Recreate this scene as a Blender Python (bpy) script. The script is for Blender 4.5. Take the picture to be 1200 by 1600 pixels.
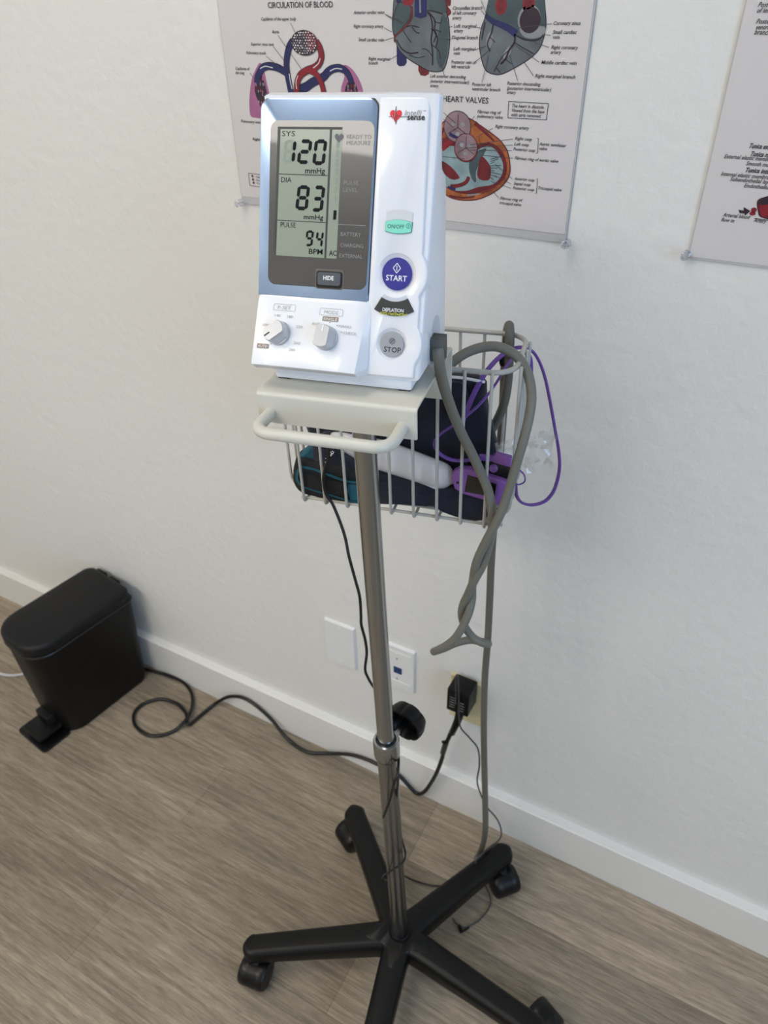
import bpy, bmesh, math, random
from mathutils import Vector, Matrix, noise
from mathutils.geometry import tessellate_polygon

for o in list(bpy.data.objects): bpy.data.objects.remove(o)
S = bpy.context.scene
COL = S.collection
R = math.radians

# ---------------------------------------------------------------- camera, world, light, exposure
cam_d = bpy.data.cameras.new('camera'); cam = bpy.data.objects.new('camera', cam_d); COL.objects.link(cam)
_yaw, _pitch, _roll = .5115, .6266, -.021
_fh = Vector((-math.sin(_yaw), math.cos(_yaw), 0)); _rt = Vector((math.cos(_yaw), math.sin(_yaw), 0)); _z = Vector((0, 0, 1))
_fw = _fh*math.cos(_pitch) - _z*math.sin(_pitch); _up = _fh*math.sin(_pitch) + _z*math.cos(_pitch)
_r2 = _rt*math.cos(_roll) + _up*math.sin(_roll); _u2 = _up*math.cos(_roll) - _rt*math.sin(_roll)
cam.matrix_world = Matrix(((_r2.x, _u2.x, -_fw.x, 0), (_r2.y, _u2.y, -_fw.y, -.8295), (_r2.z, _u2.z, -_fw.z, 1.3917), (0, 0, 0, 1)))
cam_d.sensor_fit = 'VERTICAL'; cam_d.sensor_height = 36.0; cam_d.sensor_width = 27.0
cam_d.lens = 36*1129/1600; cam_d.clip_start = .02; cam_d.clip_end = 50
cam_d.dof.use_dof = True; cam_d.dof.focus_distance = .66; cam_d.dof.aperture_fstop = 9
S.camera = cam

S.view_settings.view_transform = 'Standard'; S.view_settings.look = 'None'
S.view_settings.gamma = 1; S.view_settings.use_curve_mapping = False
S.view_settings.exposure = 0.0

W = bpy.data.worlds.new('outdoors'); S.world = W; W.use_nodes = True
bg = W.node_tree.nodes['Background']; bg.inputs[0].default_value = (.55, .72, 1, 1); bg.inputs[1].default_value = 1.0

def area(name, loc, target, sx, sy, power, col):
    l = bpy.data.lights.new(name, 'AREA'); l.shape = 'RECTANGLE'; l.size = sx; l.size_y = sy
    l.energy = power; l.color = col
    o = bpy.data.objects.new(name, l); COL.objects.link(o); o.location = loc
    o.rotation_euler = (Vector(target)-Vector(loc)).to_track_quat('-Z', 'Y').to_euler()
    return o
WARM = (1, .95, .885); COOL = (.42, .66, 1)
CEIL = 2.55
PANELS = [(-.66, -.85, .6, .6, 4.5), (-1.0, -2.42, 1.2, .6, 17), (-1.85, -2.0, .6, .6, 10)]       # ceiling light panels: x, y, size, watts
for x, y, sx, sy, p in PANELS:
    area('ceiling_panel_light', (x, y, CEIL-.035), (x, y, 0), sx-.04, sy-.04, p, WARM)
area('window_daylight', (1.74, -1.5, 1.45), (0, -1.1, 1.0), 1.3, 1.2, 22, COOL)

# ---------------------------------------------------------------- helpers
def c(r, g, b):
    f = lambda v: (v/255/12.92) if v/255 <= .04045 else ((v/255+.055)/1.055)**2.4
    return (f(r), f(g), f(b), 1)

def mat(name, col, rough=.5, metal=0, coat=0, spec=.5, bump=None, var=None, emit=None, alpha=1, trans=0, coat_rough=.05, sheen=0):
    m = bpy.data.materials.new(name); m.use_nodes = True; nt = m.node_tree; b = nt.nodes['Principled BSDF']
    b.inputs['Base Color'].default_value = col; b.inputs['Roughness'].default_value = rough
    b.inputs['Metallic'].default_value = metal; b.inputs['Coat Weight'].default_value = coat
    b.inputs['Coat Roughness'].default_value = coat_rough
    b.inputs['Specular IOR Level'].default_value = spec; b.inputs['Alpha'].default_value = alpha
    b.inputs['Transmission Weight'].default_value = trans; b.inputs['Sheen Weight'].default_value = sheen
    if emit: b.inputs['Emission Color'].default_value = emit[0]; b.inputs['Emission Strength'].default_value = emit[1]
    tc = nt.nodes.new('ShaderNodeTexCoord')
    if var:   # (scale, amount)
        n = nt.nodes.new('ShaderNodeTexNoise'); n.inputs['Scale'].default_value = var[0]; n.inputs['Detail'].default_value = 5
        nt.links.new(tc.outputs['Object'], n.inputs['Vector'])
        mx = nt.nodes.new('ShaderNodeMix'); mx.data_type = 'RGBA'; mx.blend_type = 'MULTIPLY'; mx.inputs['Factor'].default_value = 1
        rp = nt.nodes.new('ShaderNodeMapRange'); rp.inputs['From Min'].default_value = .3; rp.inputs['From Max'].default_value = .7
        rp.inputs['To Min'].default_value = 1-var[1]; rp.inputs['To Max'].default_value = 1+var[1]*.4
        nt.links.new(n.outputs['Fac'], rp.inputs['Value'])
        mx.inputs['A'].default_value = col; nt.links.new(rp.outputs['Result'], mx.inputs['B'])
        nt.links.new(mx.outputs['Result'], b.inputs['Base Color'])
    if bump:  # (scale, strength, distance)
        n = nt.nodes.new('ShaderNodeTexNoise'); n.inputs['Scale'].default_value = bump[0]; n.inputs['Detail'].default_value = 3
        nt.links.new(tc.outputs['Object'], n.inputs['Vector'])
        bp = nt.nodes.new('ShaderNodeBump'); bp.inputs['Strength'].default_value = bump[1]; bp.inputs['Distance'].default_value = bump[2]
        nt.links.new(n.outputs['Fac'], bp.inputs['Height']); nt.links.new(bp.outputs['Normal'], b.inputs['Normal'])
    return m

# frame of the monitor, the tray and the basket (millimetres, x right, y back, z up)
_X = Vector((0.97917062, 0.20224186, 0.01797592)); _Z = Vector((-0.01760434, -0.00363607, 0.99983842)); _Y = _Z.cross(_X)
MO = Vector((-.3686, -.3832, 1.1354))
MF = Matrix(((_X.x*.001, _Y.x*.001, _Z.x*.001, MO.x), (_X.y*.001, _Y.y*.001, _Z.y*.001, MO.y), (_X.z*.001, _Y.z*.001, _Z.z*.001, MO.z), (0, 0, 0, 1)))
WF = Matrix.Identity(4)

def tagit(o, label, cat, group=None):
    o['label'] = label; o['category'] = cat
    if group: o['group'] = group
    return o

def thing(name, label, cat, loc=(0, 0, 0), group=None):
    o = bpy.data.objects.new(name, None); o.empty_display_size = .02; COL.objects.link(o); o.location = loc
    return tagit(o, label, cat, group)

def wloc(o):
    return (wloc(o.parent) if o.parent else Vector((0, 0, 0))) + Vector(o.location)

def obj(name, bm, mats, parent=None, F=WF, smooth=40, origin=None):
    """one mesh object; bm vertices are given in frame F, the object's origin sits at `origin` (world)"""
    bmesh.ops.transform(bm, matrix=F, verts=bm.verts)
    base = wloc(parent) if parent else Vector((0, 0, 0))
    if origin is None:
        if parent: origin = base
        else:
            xs = [v.co for v in bm.verts]
            origin = Vector(((min(v.x for v in xs)+max(v.x for v in xs))/2, (min(v.y for v in xs)+max(v.y for v in xs))/2, min(v.z for v in xs)))
    origin = Vector(origin)
    bmesh.ops.translate(bm, verts=bm.verts, vec=-origin)
    if F.to_3x3().determinant() < 0: bmesh.ops.reverse_faces(bm, faces=bm.faces)
    me = bpy.data.meshes.new(name); bm.to_mesh(me); bm.free()
    if not isinstance(mats, (list, tuple)): mats = [mats]
    for m in mats: me.materials.append(m)
    o = bpy.data.objects.new(name, me); COL.objects.link(o); o.location = origin-base
    if parent: o.parent = parent
    if smooth:
        me.polygons.foreach_set('use_smooth', [True]*len(me.polygons))
        me.set_sharp_from_angle(angle=R(smooth))
    return o

def structure(o): o['kind'] = 'structure'; return o

def NB(): return bmesh.new()

def box(bm, x0, x1, y0, y1, z0, z1, bev=0, seg=2, mi=0):
    vs = [bm.verts.new(p) for p in [(x0, y0, z0), (x1, y0, z0), (x1, y1, z0), (x0, y1, z0), (x0, y0, z1), (x1, y0, z1), (x1, y1, z1), (x0, y1, z1)]]
    fs = [bm.faces.new([vs[i] for i in q]) for q in [(0, 3, 2, 1), (4, 5, 6, 7), (0, 1, 5, 4), (1, 2, 6, 5), (2, 3, 7, 6), (3, 0, 4, 7)]]
    for f in fs: f.material_index = mi
    if bev:
        es = list({e for f in fs for e in f.edges})
        r = bmesh.ops.bevel(bm, geom=es, offset=bev, segments=seg, affect='EDGES', profile=.5)
        for f in r['faces']: f.material_index = mi
    return vs

def prism(bm, poly, y0, y1, bev=0, seg=2, axis='y', mi=0, bev_all=False):
    """extrude a 2D outline; axis y: outline is (x,z); axis x: outline is (y,z); axis z: outline is (x,y)"""
    def P(p, t):
        return {'y': (p[0], t, p[1]), 'x': (t, p[0], p[1]), 'z': (p[0], p[1], t)}[axis]
    a = [bm.verts.new(P(p, y0)) for p in poly]; b = [bm.verts.new(P(p, y1)) for p in poly]
    n = len(poly); fs = [bm.faces.new(a), bm.faces.new(b[::-1])]
    fs += [bm.faces.new((a[i], b[i], b[(i+1) % n], a[(i+1) % n])) for i in range(n)]
    bmesh.ops.recalc_face_normals(bm, faces=fs)
    for f in fs: f.material_index = mi
    if bev:
        es = set(fs[0].edges) | set(fs[1].edges)
        if bev_all:
            for f in fs: es |= set(f.edges)
        r = bmesh.ops.bevel(bm, geom=list(es), offset=bev, segments=seg, affect='EDGES', profile=.5)
        for f in r['faces']: f.material_index = mi
    return fs

def rrect(x0, x1, y0, y1, r, n=5):
    out = []
    for cx, cy, a in ((x1-r, y1-r, 0), (x0+r, y1-r, 90), (x0+r, y0+r, 180), (x1-r, y0+r, 270)):
        for k in range(n+1):
            t = R(a+90*k/n); out.append((cx+r*math.cos(t), cy+r*math.sin(t)))
    return out

def circ(cx, cy, rx, ry=None, n=32, a0=0, a1=360):
    ry = ry or rx; full = (a1-a0) >= 360
    return [(cx+rx*math.cos(R(a0+(a1-a0)*k/(n if full else n-1))), cy+ry*math.sin(R(a0+(a1-a0)*k/(n if full else n-1)))) for k in range(n)]

def smooth_path(pts, closed=False, step=5):
    pts = [Vector(p) for p in pts]; n = len(pts)
    if n < 3: return pts
    out = []
    for i in range(n if closed else n-1):
        if closed: p0, p1, p2, p3 = pts[(i-1) % n], pts[i], pts[(i+1) % n], pts[(i+2) % n]
        else: p0, p1, p2, p3 = pts[max(i-1, 0)], pts[i], pts[i+1], pts[min(i+2, n-1)]
        for k in range(step):
            t = k/step; t2 = t*t; t3 = t2*t
            out.append(.5*((2*p1)+(-p0+p2)*t+(2*p0-5*p1+4*p2-p3)*t2+(-p0+3*p1-3*p2+p3)*t3))
    if not closed: out.append(pts[-1])
    return out

def tube(bm, pts, r, n=10, closed=False, caps=True, flat=1.0, mi=0, up=None):
    """tube along a path; r may be a list; flat squeezes the section along its second axis"""
    pts = [Vector(p) for p in pts]; N = len(pts)
    if not isinstance(r, (list, tuple)): r = [r]*N
    tang = []
    for i in range(N):
        a = pts[(i-1) % N] if (closed or i > 0) else pts[i]; b = pts[(i+1) % N] if (closed or i < N-1) else pts[i]
        t = (b-a); tang.append(t.normalized() if t.length > 1e-9 else Vector((0, 0, 1)))
    u = Vector(up) if up else (Vector((0, 0, 1)) if abs(tang[0].z) < .9 else Vector((0, 1, 0)))
    u = (u-tang[0]*u.dot(tang[0])).normalized()
    rings = []
    for i in range(N):
        if i: 
            q = tang[i-1].rotation_difference(tang[i]); u = (q @ u); u = (u-tang[i]*u.dot(tang[i])).normalized()
        v = tang[i].cross(u)
        rings.append([bm.verts.new(pts[i]+(u*math.cos(2*math.pi*k/n)*flat+v*math.sin(2*math.pi*k/n))*r[i]) for k in range(n)])
    fs = []
    for i in range(N if closed else N-1):
        A = rings[i]; B = rings[(i+1) % N]
        for k in range(n): fs.append(bm.faces.new((A[k], A[(k+1) % n], B[(k+1) % n], B[k])))
    if caps and not closed:
        for ring, t, s in ((rings[0], -tang[0], 0), (rings[-1], tang[-1], -1)):
            cvt = bm.verts.new(pts[s]+t*r[s]*.45)
            mid = [bm.verts.new(pts[s]+(w.co-pts[s])*.72+t*r[s]*.32) for w in ring]
            for k in range(n):
                q = (ring[k], mid[k], mid[(k+1) % n], ring[(k+1) % n]); w = (mid[k], cvt, mid[(k+1) % n])
                fs.append(bm.faces.new(q)); fs.append(bm.faces.new(w))
    bmesh.ops.recalc_face_normals(bm, faces=fs)
    for f in fs: f.material_index = mi
    return fs

def lathe(bm, prof, centre=(0, 0, 0), axis=(0, 0, 1), n=32, mi=0):
    """revolve (r, h) profile around axis through centre"""
    ax = Vector(axis).normalized(); a = ax.orthogonal().normalized(); b = ax.cross(a); cc = Vector(centre)
    rings = []
    for r, h in prof:
        if r < 1e-9: rings.append([bm.verts.new(cc+ax*h)])
        else: rings.append([bm.verts.new(cc+ax*h+(a*math.cos(2*math.pi*k/n)+b*math.sin(2*math.pi*k/n))*r) for k in range(n)])
    fs = []
    for A, B in zip(rings, rings[1:]):
        for k in range(n):
            k2 = (k+1) % n
            if len(A) == 1 and len(B) == 1: continue
            if len(A) == 1: fs.append(bm.faces.new((A[0], B[k2], B[k])))
            elif len(B) == 1: fs.append(bm.faces.new((A[k], A[k2], B[0])))
            else: fs.append(bm.faces.new((A[k], A[k2], B[k2], B[k])))
    bmesh.ops.recalc_face_normals(bm, faces=fs)
    for f in fs: f.material_index = mi
    return fs

def loft(bm, rings, cap=True, mi=0):
    rs = [[bm.verts.new(p) for p in r] for r in rings]; n = len(rs[0]); fs = []
    for A, B in zip(rs, rs[1:]):
        for k in range(n): fs.append(bm.faces.new((A[k], A[(k+1) % n], B[(k+1) % n], B[k])))
    if cap: fs.append(bm.faces.new(rs[0][::-1])); fs.append(bm.faces.new(rs[-1]))
    bmesh.ops.recalc_face_normals(bm, faces=fs)
    for f in fs: f.material_index = mi

# flat printing on a plane ------------------------------------------------------------
_glyph = {}
def text_geo(s, bold=0.0):
    key = (s, bold)
    if key not in _glyph:
        cu = bpy.data.curves.new('lettering', 'FONT'); cu.body = s; cu.size = 1; cu.resolution_u = 2; cu.offset = bold; cu.fill_mode = 'FRONT'
        o = bpy.data.objects.new('lettering', cu); me = o.to_mesh()
        vs = [(v.co.x, v.co.y) for v in me.vertices]; fs = [tuple(p.vertices) for p in me.polygons]
        o.to_mesh_clear(); bpy.data.objects.remove(o); bpy.data.curves.remove(cu)
        x0 = min(v[0] for v in vs); x1 = max(v[0] for v in vs)
        _glyph[key] = (vs, fs, x0, x1)
    return _glyph[key]

class Flat:
    """printing laid on a plane: P(u, v, lift) gives the 3D point"""
    def __init__(s, P): s.P = P; s.bm = NB()
    def poly(s, pts, mi=0, lift=0.0):
        vs = [s.bm.verts.new(s.P(p[0], p[1], lift)) for p in pts]
        for t in tessellate_polygon([[Vector((p[0], p[1], 0)) for p in pts]]):
            if len(set(t)) == 3:
                try: f = s.bm.faces.new([vs[i] for i in t]); f.material_index = mi
                except ValueError: pass
    def stroke(s, pts, w, mi=0, lift=0.0, closed=False, smooth=0):
        pts = [Vector((p[0], p[1])) for p in pts]
        if smooth: pts = [Vector((p.x, p.y)) for p in smooth_path([(p.x, p.y, 0) for p in pts], closed, smooth)]
        N = len(pts); L = []; Rr = []
        ws = w if isinstance(w, (list, tuple)) else [w]*N
        if len(ws) != N: ws = [ws[0]+(ws[-1]-ws[0])*i/(N-1) for i in range(N)]
        for i in range(N):
            a = pts[(i-1) % N] if (closed or i) else pts[i]; b = pts[(i+1) % N] if (closed or i < N-1) else pts[i]
            t = (b-a); t = t.normalized() if t.length > 0 else Vector((1, 0)); nn = Vector((-t.y, t.x))*ws[i]/2
            L.append(s.bm.verts.new(s.P(*(pts[i]+nn), lift))); Rr.append(s.bm.verts.new(s.P(*(pts[i]-nn), lift)))
        for i in range(N if closed else N-1):
            j = (i+1) % N; f = s.bm.faces.new((Rr[i], Rr[j], L[j], L[i])); f.material_index = mi
    def text(s, t, x, y, h, w=None, mi=0, lift=0.0, shear=0.0, bold=0.0, ang=0.0, align='L'):
        """x, y = baseline start; h = capital height; w = full width"""
        vs, fs, x0, x1 = text_geo(t, bold); sy = h/.73; sx = (w/(x1-x0)) if w else sy
        off = {'L': 0, 'C': -(x1-x0)*sx/2, 'R': -(x1-x0)*sx}[align]; ca, sa = math.cos(ang), math.sin(ang)
        bv = []
        for px, py in vs:
            a = (px-x0)*sx+off+py*sy*shear; b = py*sy
            bv.append(s.bm.verts.new(s.P(x+a*ca-b*sa, y+a*sa+b*ca, lift)))
        for f in fs:
            try: q = s.bm.faces.new([bv[i] for i in f]); q.material_index = mi
            except ValueError: pass
    def build(s, name, mats, parent, F=WF, out=None):
        if out is not None:
            bmesh.ops.recalc_face_normals(s.bm, faces=s.bm.faces)
            for f in s.bm.faces:
                if f.normal.dot(Vector(out)) < 0: f.normal_flip()
        return obj(name, s.bm, mats, parent, F, smooth=0)

# ---------------------------------------------------------------- materials
M = {}
def wall_mat():
    m = mat('painted_drywall', c(226, 225, 221), .62, spec=.3); nt = m.node_tree; b = nt.nodes['Principled BSDF']
    tc = nt.nodes.new('ShaderNodeTexCoord')
    n1 = nt.nodes.new('ShaderNodeTexNoise'); n1.inputs['Scale'].default_value = 52; n1.inputs['Detail'].default_value = 3; n1.inputs['Roughness'].default_value = .55
    n2 = nt.nodes.new('ShaderNodeTexVoronoi'); n2.feature = 'SMOOTH_F1'; n2.inputs['Scale'].default_value = 60
    for n in (n1, n2): nt.links.new(tc.outputs['Object'], n.inputs['Vector'])
    ad = nt.nodes.new('ShaderNodeMath'); ad.operation = 'MULTIPLY_ADD'; ad.inputs[1].default_value = .5
    nt.links.new(n2.outputs['Distance'], ad.inputs[0]); nt.links.new(n1.outputs['Fac'], ad.inputs[2])
    bp = nt.nodes.new('ShaderNodeBump'); bp.inputs['Strength'].default_value = .42; bp.inputs['Distance'].default_value = .0035
    nt.links.new(ad.outputs[0], bp.inputs['Height']); nt.links.new(bp.outputs['Normal'], b.inputs['Normal'])
    return m
def floor_mat():
    m = mat('vinyl_plank', c(130, 118, 105), .5, spec=.35); nt = m.node_tree; b = nt.nodes['Principled BSDF']; L = nt.links.new
    tc = nt.nodes.new('ShaderNodeTexCoord')
    mp = nt.nodes.new('ShaderNodeMapping'); mp.inputs['Location'].default_value = (.34, .0085, 0); L(tc.outputs['Object'], mp.inputs['Vector'])
    br = nt.nodes.new('ShaderNodeTexBrick'); br.inputs['Scale'].default_value = 1; br.inputs['Brick Width'].default_value = 1.22; br.inputs['Row Height'].default_value = .15
    br.inputs['Mortar Size'].default_value = .0005; br.inputs['Mortar Smooth'].default_value = .3; br.offset = .37; br.offset_frequency = 2
    br.inputs['Color1'].default_value = c(164, 150, 131); br.inputs['Color2'].default_value = c(138, 126, 109); br.inputs['Mortar'].default_value = c(104, 95, 86)
    L(mp.outputs[0], br.inputs['Vector'])
    def grain(sx, sy, detail, lo, hi, a, bb):
        g = nt.nodes.new('ShaderNodeMapping'); g.inputs['Scale'].default_value = (sx, sy, 1); L(tc.outputs['Object'], g.inputs['Vector'])
        n = nt.nodes.new('ShaderNodeTexNoise'); n.inputs['Scale'].default_value = 1; n.inputs['Detail'].default_value = detail; n.inputs['Roughness'].default_value = .6
        n.inputs['Distortion'].default_value = .6; L(g.outputs[0], n.inputs['Vector'])
        r = nt.nodes.new('ShaderNodeMapRange'); r.inputs['From Min'].default_value = lo; r.inputs['From Max'].default_value = hi
        r.inputs['To Min'].default_value = a; r.inputs['To Max'].default_value = bb; L(n.outputs['Fac'], r.inputs['Value']); return r
    g1 = grain(7, 120, 6, .35, .65, .74, 1.2); g2 = grain(2.5, 16, 5, .35, .65, .84, 1.14); g3 = grain(30, 380, 2, .3, .7, .78, 1.18)
    cur = br.outputs['Color']
    for g in (g1, g2, g3):
        mx = nt.nodes.new('ShaderNodeMix'); mx.data_type = 'RGBA'; mx.blend_type = 'MULTIPLY'; mx.inputs['Factor'].default_value = 1
        L(cur, mx.inputs['A']); L(g.outputs['Result'], mx.inputs['B']); cur = mx.outputs['Result']
    L(cur, b.inputs['Base Color'])
    bp = nt.nodes.new('ShaderNodeBump'); bp.inputs['Strength'].default_value = .15; bp.inputs['Distance'].default_value = .001
    L(g1.outputs['Result'], bp.inputs['Height']); L(bp.outputs['Normal'], b.inputs['Normal'])
    return m
M['wall'] = wall_mat(); M['floor'] = floor_mat()
M['trim'] = mat('trim_paint', c(232, 231, 227), .3, coat=.3, bump=(30, .05, .001))
M['ceiling'] = mat('ceiling_paint', c(235, 234, 230), .8)
M['case'] = mat('white_plastic', c(236, 238, 243), .28, coat=.25, bump=(400, .02, .0003))
M['case_shade'] = mat('shaded_white_plastic', c(205, 208, 214), .35)  # white case again, with the shade of the recesses put into the colour
M['bezel'] = mat('bezel_blue_grey', c(158, 182, 216), .2, metal=.85, coat=.6, coat_rough=.03)
M['window'] = mat('display_window', c(60, 59, 58), .25, coat=.65, coat_rough=.03)
M['lcd'] = mat('lcd_green_grey', c(136, 148, 132), .35, coat=.25, coat_rough=.06)
M['lcd_edge'] = mat('lcd_edge', c(34, 40, 44), .4)
M['seg'] = mat('lcd_segments', c(9, 13, 20), .5, spec=.15)
M['ghost'] = mat('lcd_ghost_segments', c(128, 141, 129), .4)
M['print_grey'] = mat('printed_grey', c(140, 142, 142), .5)
M['print_lt'] = mat('printed_light_grey', c(176, 176, 176), .5)
M['black'] = mat('black_plastic', c(8, 8, 9), .40, spec=.28, bump=(300, .08, .0004), var=(40, .1))
M['blackgloss'] = mat('black_gloss_plastic', c(11, 11, 12), .36, spec=.35)
M['keycap'] = mat('slate_key', c(72, 78, 86), .35)
M['keywell'] = mat('key_well', c(96, 90, 84), .4)
M['teal_key'] = mat('mint_key', c(128, 222, 200), .35)
M['blue_key'] = mat('blue_key', c(34, 36, 140), .3)
M['grey_key'] = mat('grey_key', c(158, 162, 168), .35)
M['well'] = mat('button_well', c(206, 211, 222), .3)
M['deflate'] = mat('charcoal_label', c(44, 46, 48), .4)
M['white_ink'] = mat('white_ink', c(235, 237, 242), .5)
M['yellow_ink'] = mat('yellow_ink', c(205, 205, 70), .5)
M['dark_ink'] = mat('dark_ink', c(30, 32, 36), .5)
M['teal_ink'] = mat('teal_ink', c(30, 92, 84), .5)
M['red_ink'] = mat('red_ink', c(226, 46, 62), .5)
M['brown_ink'] = mat('brown_ink', c(140, 124, 108), .5)
M['knob'] = mat('silver_knob', c(196, 197, 200), .3, metal=.35)
M['tray'] = mat('powder_coated_steel', c(206, 204, 193), .34, bump=(500, .05, .0004))
M['wire'] = mat('coated_wire', c(180, 178, 170), .38)
M['steel'] = mat('polished_steel', c(168, 170, 172), .2, metal=1)
M['steel2'] = mat('brushed_steel', c(150, 150, 150), .28, metal=1)
M['hose'] = mat('grey_rubber', c(118, 116, 106), .48)
M['hose_plug'] = mat('dark_grey_rubber', c(92, 93, 90), .5)
M['hose_dark'] = mat('darker_grey_rubber', c(100, 97, 88), .5)  # a darker grey than the cuff hose
M['navy'] = mat('navy_fabric', c(10, 17, 40), .85, sheen=.2, bump=(900, .3, .0006), var=(30, .25))
M['teal'] = mat('teal_fabric', c(16, 84, 100), .7, bump=(800, .2, .0005), var=(60, .2))
M['softblack'] = mat('black_fabric', c(16, 18, 22), .8, bump=(900, .25, .0005))
M['white'] = mat('white_handle', c(214, 212, 213), .34, coat=.2)
M['purple'] = mat('purple_plastic', c(138, 92, 170), .42)
M['purple_cord'] = mat('purple_cord', c(112, 76, 162), .7, bump=(1500, .5, .0004))
M['screen'] = mat('dark_screen', c(24, 24, 24), .15, coat=.5)
M['cable'] = mat('black_cable', c(16, 17, 18), .38)
M['greycable'] = mat('grey_cable', c(60, 60, 60), .5)
M['whitecable'] = mat('white_cable', c(190, 190, 190), .5)
M['plate'] = mat('white_plate', c(228, 229, 228), .4)
M['cream'] = mat('cream_plate', c(214, 200, 160), .45)
M['jack'] = mat('blue_jack', c(26, 62, 104), .4)
M['bin'] = mat('black_satin', c(4, 4, 6), .42, spec=.3)
M['bin_lid'] = mat('black_lid', c(16, 16, 18), .5, spec=.3)
M['bin_rim'] = mat('bin_rim_metal', c(46, 46, 50), .35, metal=.5)
M['paper'] = mat('poster_paper', c(210, 205, 204), .35, coat=.35, coat_rough=.25, bump=(6, .25, .004))
M['ink'] = mat('poster_ink', c(62, 60, 64), .5)
M['p_blue'] = mat('poster_blue', c(25, 31, 88), .4, var=(90, .25))
M['p_red'] = mat('poster_red', c(134, 22, 38), .4, var=(90, .25))
M['p_pink'] = mat('poster_pink', c(166, 100, 142), .4, var=(60, .15))
M['p_dark'] = mat('poster_dark', c(40, 24, 40), .4)
M['p_grey'] = mat('poster_heart_grey', c(98, 106, 112), .4, var=(45, .3))
M['p_grey2'] = mat('poster_heart_slate', c(66, 82, 88), .4, var=(45, .3))
M['p_light'] = mat('poster_light_grey', c(142, 146, 150), .4, var=(60, .3))
M['p_orange'] = mat('poster_orange', c(172, 96, 50), .4, var=(75, .65))
M['p_crimson'] = mat('poster_crimson', c(108, 22, 34), .4, var=(90, .45))
M['p_cyan'] = mat('poster_pale_cyan', c(136, 160, 164), .4, var=(45, .35))
M['p_mauve'] = mat('poster_mauve', c(140, 116, 122), .4, var=(70, .35))
M['p_white'] = mat('poster_white', c(206, 206, 210), .4)
M['lamp'] = mat('light_diffuser', c(250, 248, 240), .5, emit=((1, .93, .83, 1), 4))

def clear_mat(name, tint, gloss, rough=.08):
    m = bpy.data.materials.new(name); m.use_nodes = True; nt = m.node_tree; nt.nodes.clear()
    out = nt.nodes.new('ShaderNodeOutputMaterial'); mx = nt.nodes.new('ShaderNodeMixShader'); tr = nt.nodes.new('ShaderNodeBsdfTransparent'); gl = nt.nodes.new('ShaderNodeBsdfGlossy')
    tr.inputs[0].default_value = tint; gl.inputs['Roughness'].default_value = rough; gl.inputs[0].default_value = (.95, .97, 1, 1)
    lw = nt.nodes.new('ShaderNodeLayerWeight'); lw.inputs['Blend'].default_value = gloss
    nt.links.new(lw.outputs['Facing'], mx.inputs[0]); nt.links.new(tr.outputs[0], mx.inputs[1]); nt.links.new(gl.outputs[0], mx.inputs[2]); nt.links.new(mx.outputs[0], out.inputs[0])
    return m
M['film'] = clear_mat('laminate_film', (.86, .86, .86, 1), .12, .2)
M['bag'] = clear_mat('clear_plastic_bag', (.90, .93, .97, 1), .45, .1)
M['pin'] = clear_mat('clear_pin_plastic', (.85, .87, .9, 1), .5, .08)
M['glass'] = clear_mat('window_glass', (.98, .99, 1, 1), .05, .02)

# ---------------------------------------------------------------- the room
XL, XR, YF = -2.4, 1.7, -3.4
def slab(name, x0, x1, y0, y1, z0, z1, m):
    b = NB(); box(b, x0, x1, y0, y1, z0, z1); return structure(obj(name, b, m, smooth=0, origin=(0, 0, 0)))
slab('floor', XL-.1, XR+.1, YF-.1, .1, -.1, 0, M['floor'])
slab('ceiling', XL-.1, XR+.1, YF-.1, .1, CEIL, CEIL+.1, M['ceiling'])
slab('wall_back', XL-.1, XR+.1, 0, .1, 0, CEIL, M['wall'])
slab('wall_left', XL-.1, XL, YF, 0, 0, CEIL, M['wall'])
slab('wall_front', XL-.1, XR+.1, YF-.1, YF, 0, CEIL, M['wall'])
b = NB()
WY0, WY1, WZ0, WZ1 = -2.2, -.8, .85, 2.05
box(b, XR, XR+.1, YF, WY0, 0, CEIL); box(b, XR, XR+.1, WY1, 0, 0, CEIL)
box(b, XR, XR+.1, WY0, WY1, 0, WZ0); box(b, XR, XR+.1, WY0, WY1, WZ1, CEIL)
structure(obj('wall_right', b, M['wall'], smooth=0, origin=(0, 0, 0)))
b = NB()
for a in ((WY0, WY0+.05, WZ0, WZ1), (WY1-.05, WY1, WZ0, WZ1), (WY0, WY1, WZ0, WZ0+.05), (WY0, WY1, WZ1-.05, WZ1), ((WY0+WY1)/2-.02, (WY0+WY1)/2+.02, WZ0, WZ1)):
    box(b, XR+.02, XR+.07, a[0], a[1], a[2], a[3])
win = structure(obj('window_1', b, M['trim'], smooth=0, origin=(XR, (WY0+WY1)/2, WZ0)))
b = NB(); box(b, XR+.075, XR+.08, WY0, WY1, WZ0, WZ1); obj('pane', b, M['glass'], win, smooth=0)

def baseboard(name, p0, p1, out):
    """square-edged board 107 mm high, 18 mm thick with an eased top edge"""
    p0 = Vector(p0); p1 = Vector(p1); o = Vector(out); prof = [(0, 0), (.0175, 0), (.0175, .1045), (.0158, .1062), (0, .107)]
    b = NB(); A = [b.verts.new((p0+o*a)+Vector((0, 0, z))) for a, z in prof]; B = [b.verts.new((p1+o*a)+Vector((0, 0, z))) for a, z in prof]
    n = len(prof)
    for i in range(n): b.faces.new((A[i], A[(i+1) % n], B[(i+1) % n], B[i]))
    b.faces.new(A); b.faces.new(B[::-1]); bmesh.ops.recalc_face_normals(b, faces=b.faces)
    return structure(obj(name, b, M['trim'], smooth=30, origin=(0, 0, 0)))
baseboard('baseboard_back', (XL, 0, 0), (XR, 0, 0), (0, -1, 0))
baseboard('baseboard_left', (XL, YF, 0), (XL, -.0176, 0), (1, 0, 0))
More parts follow.
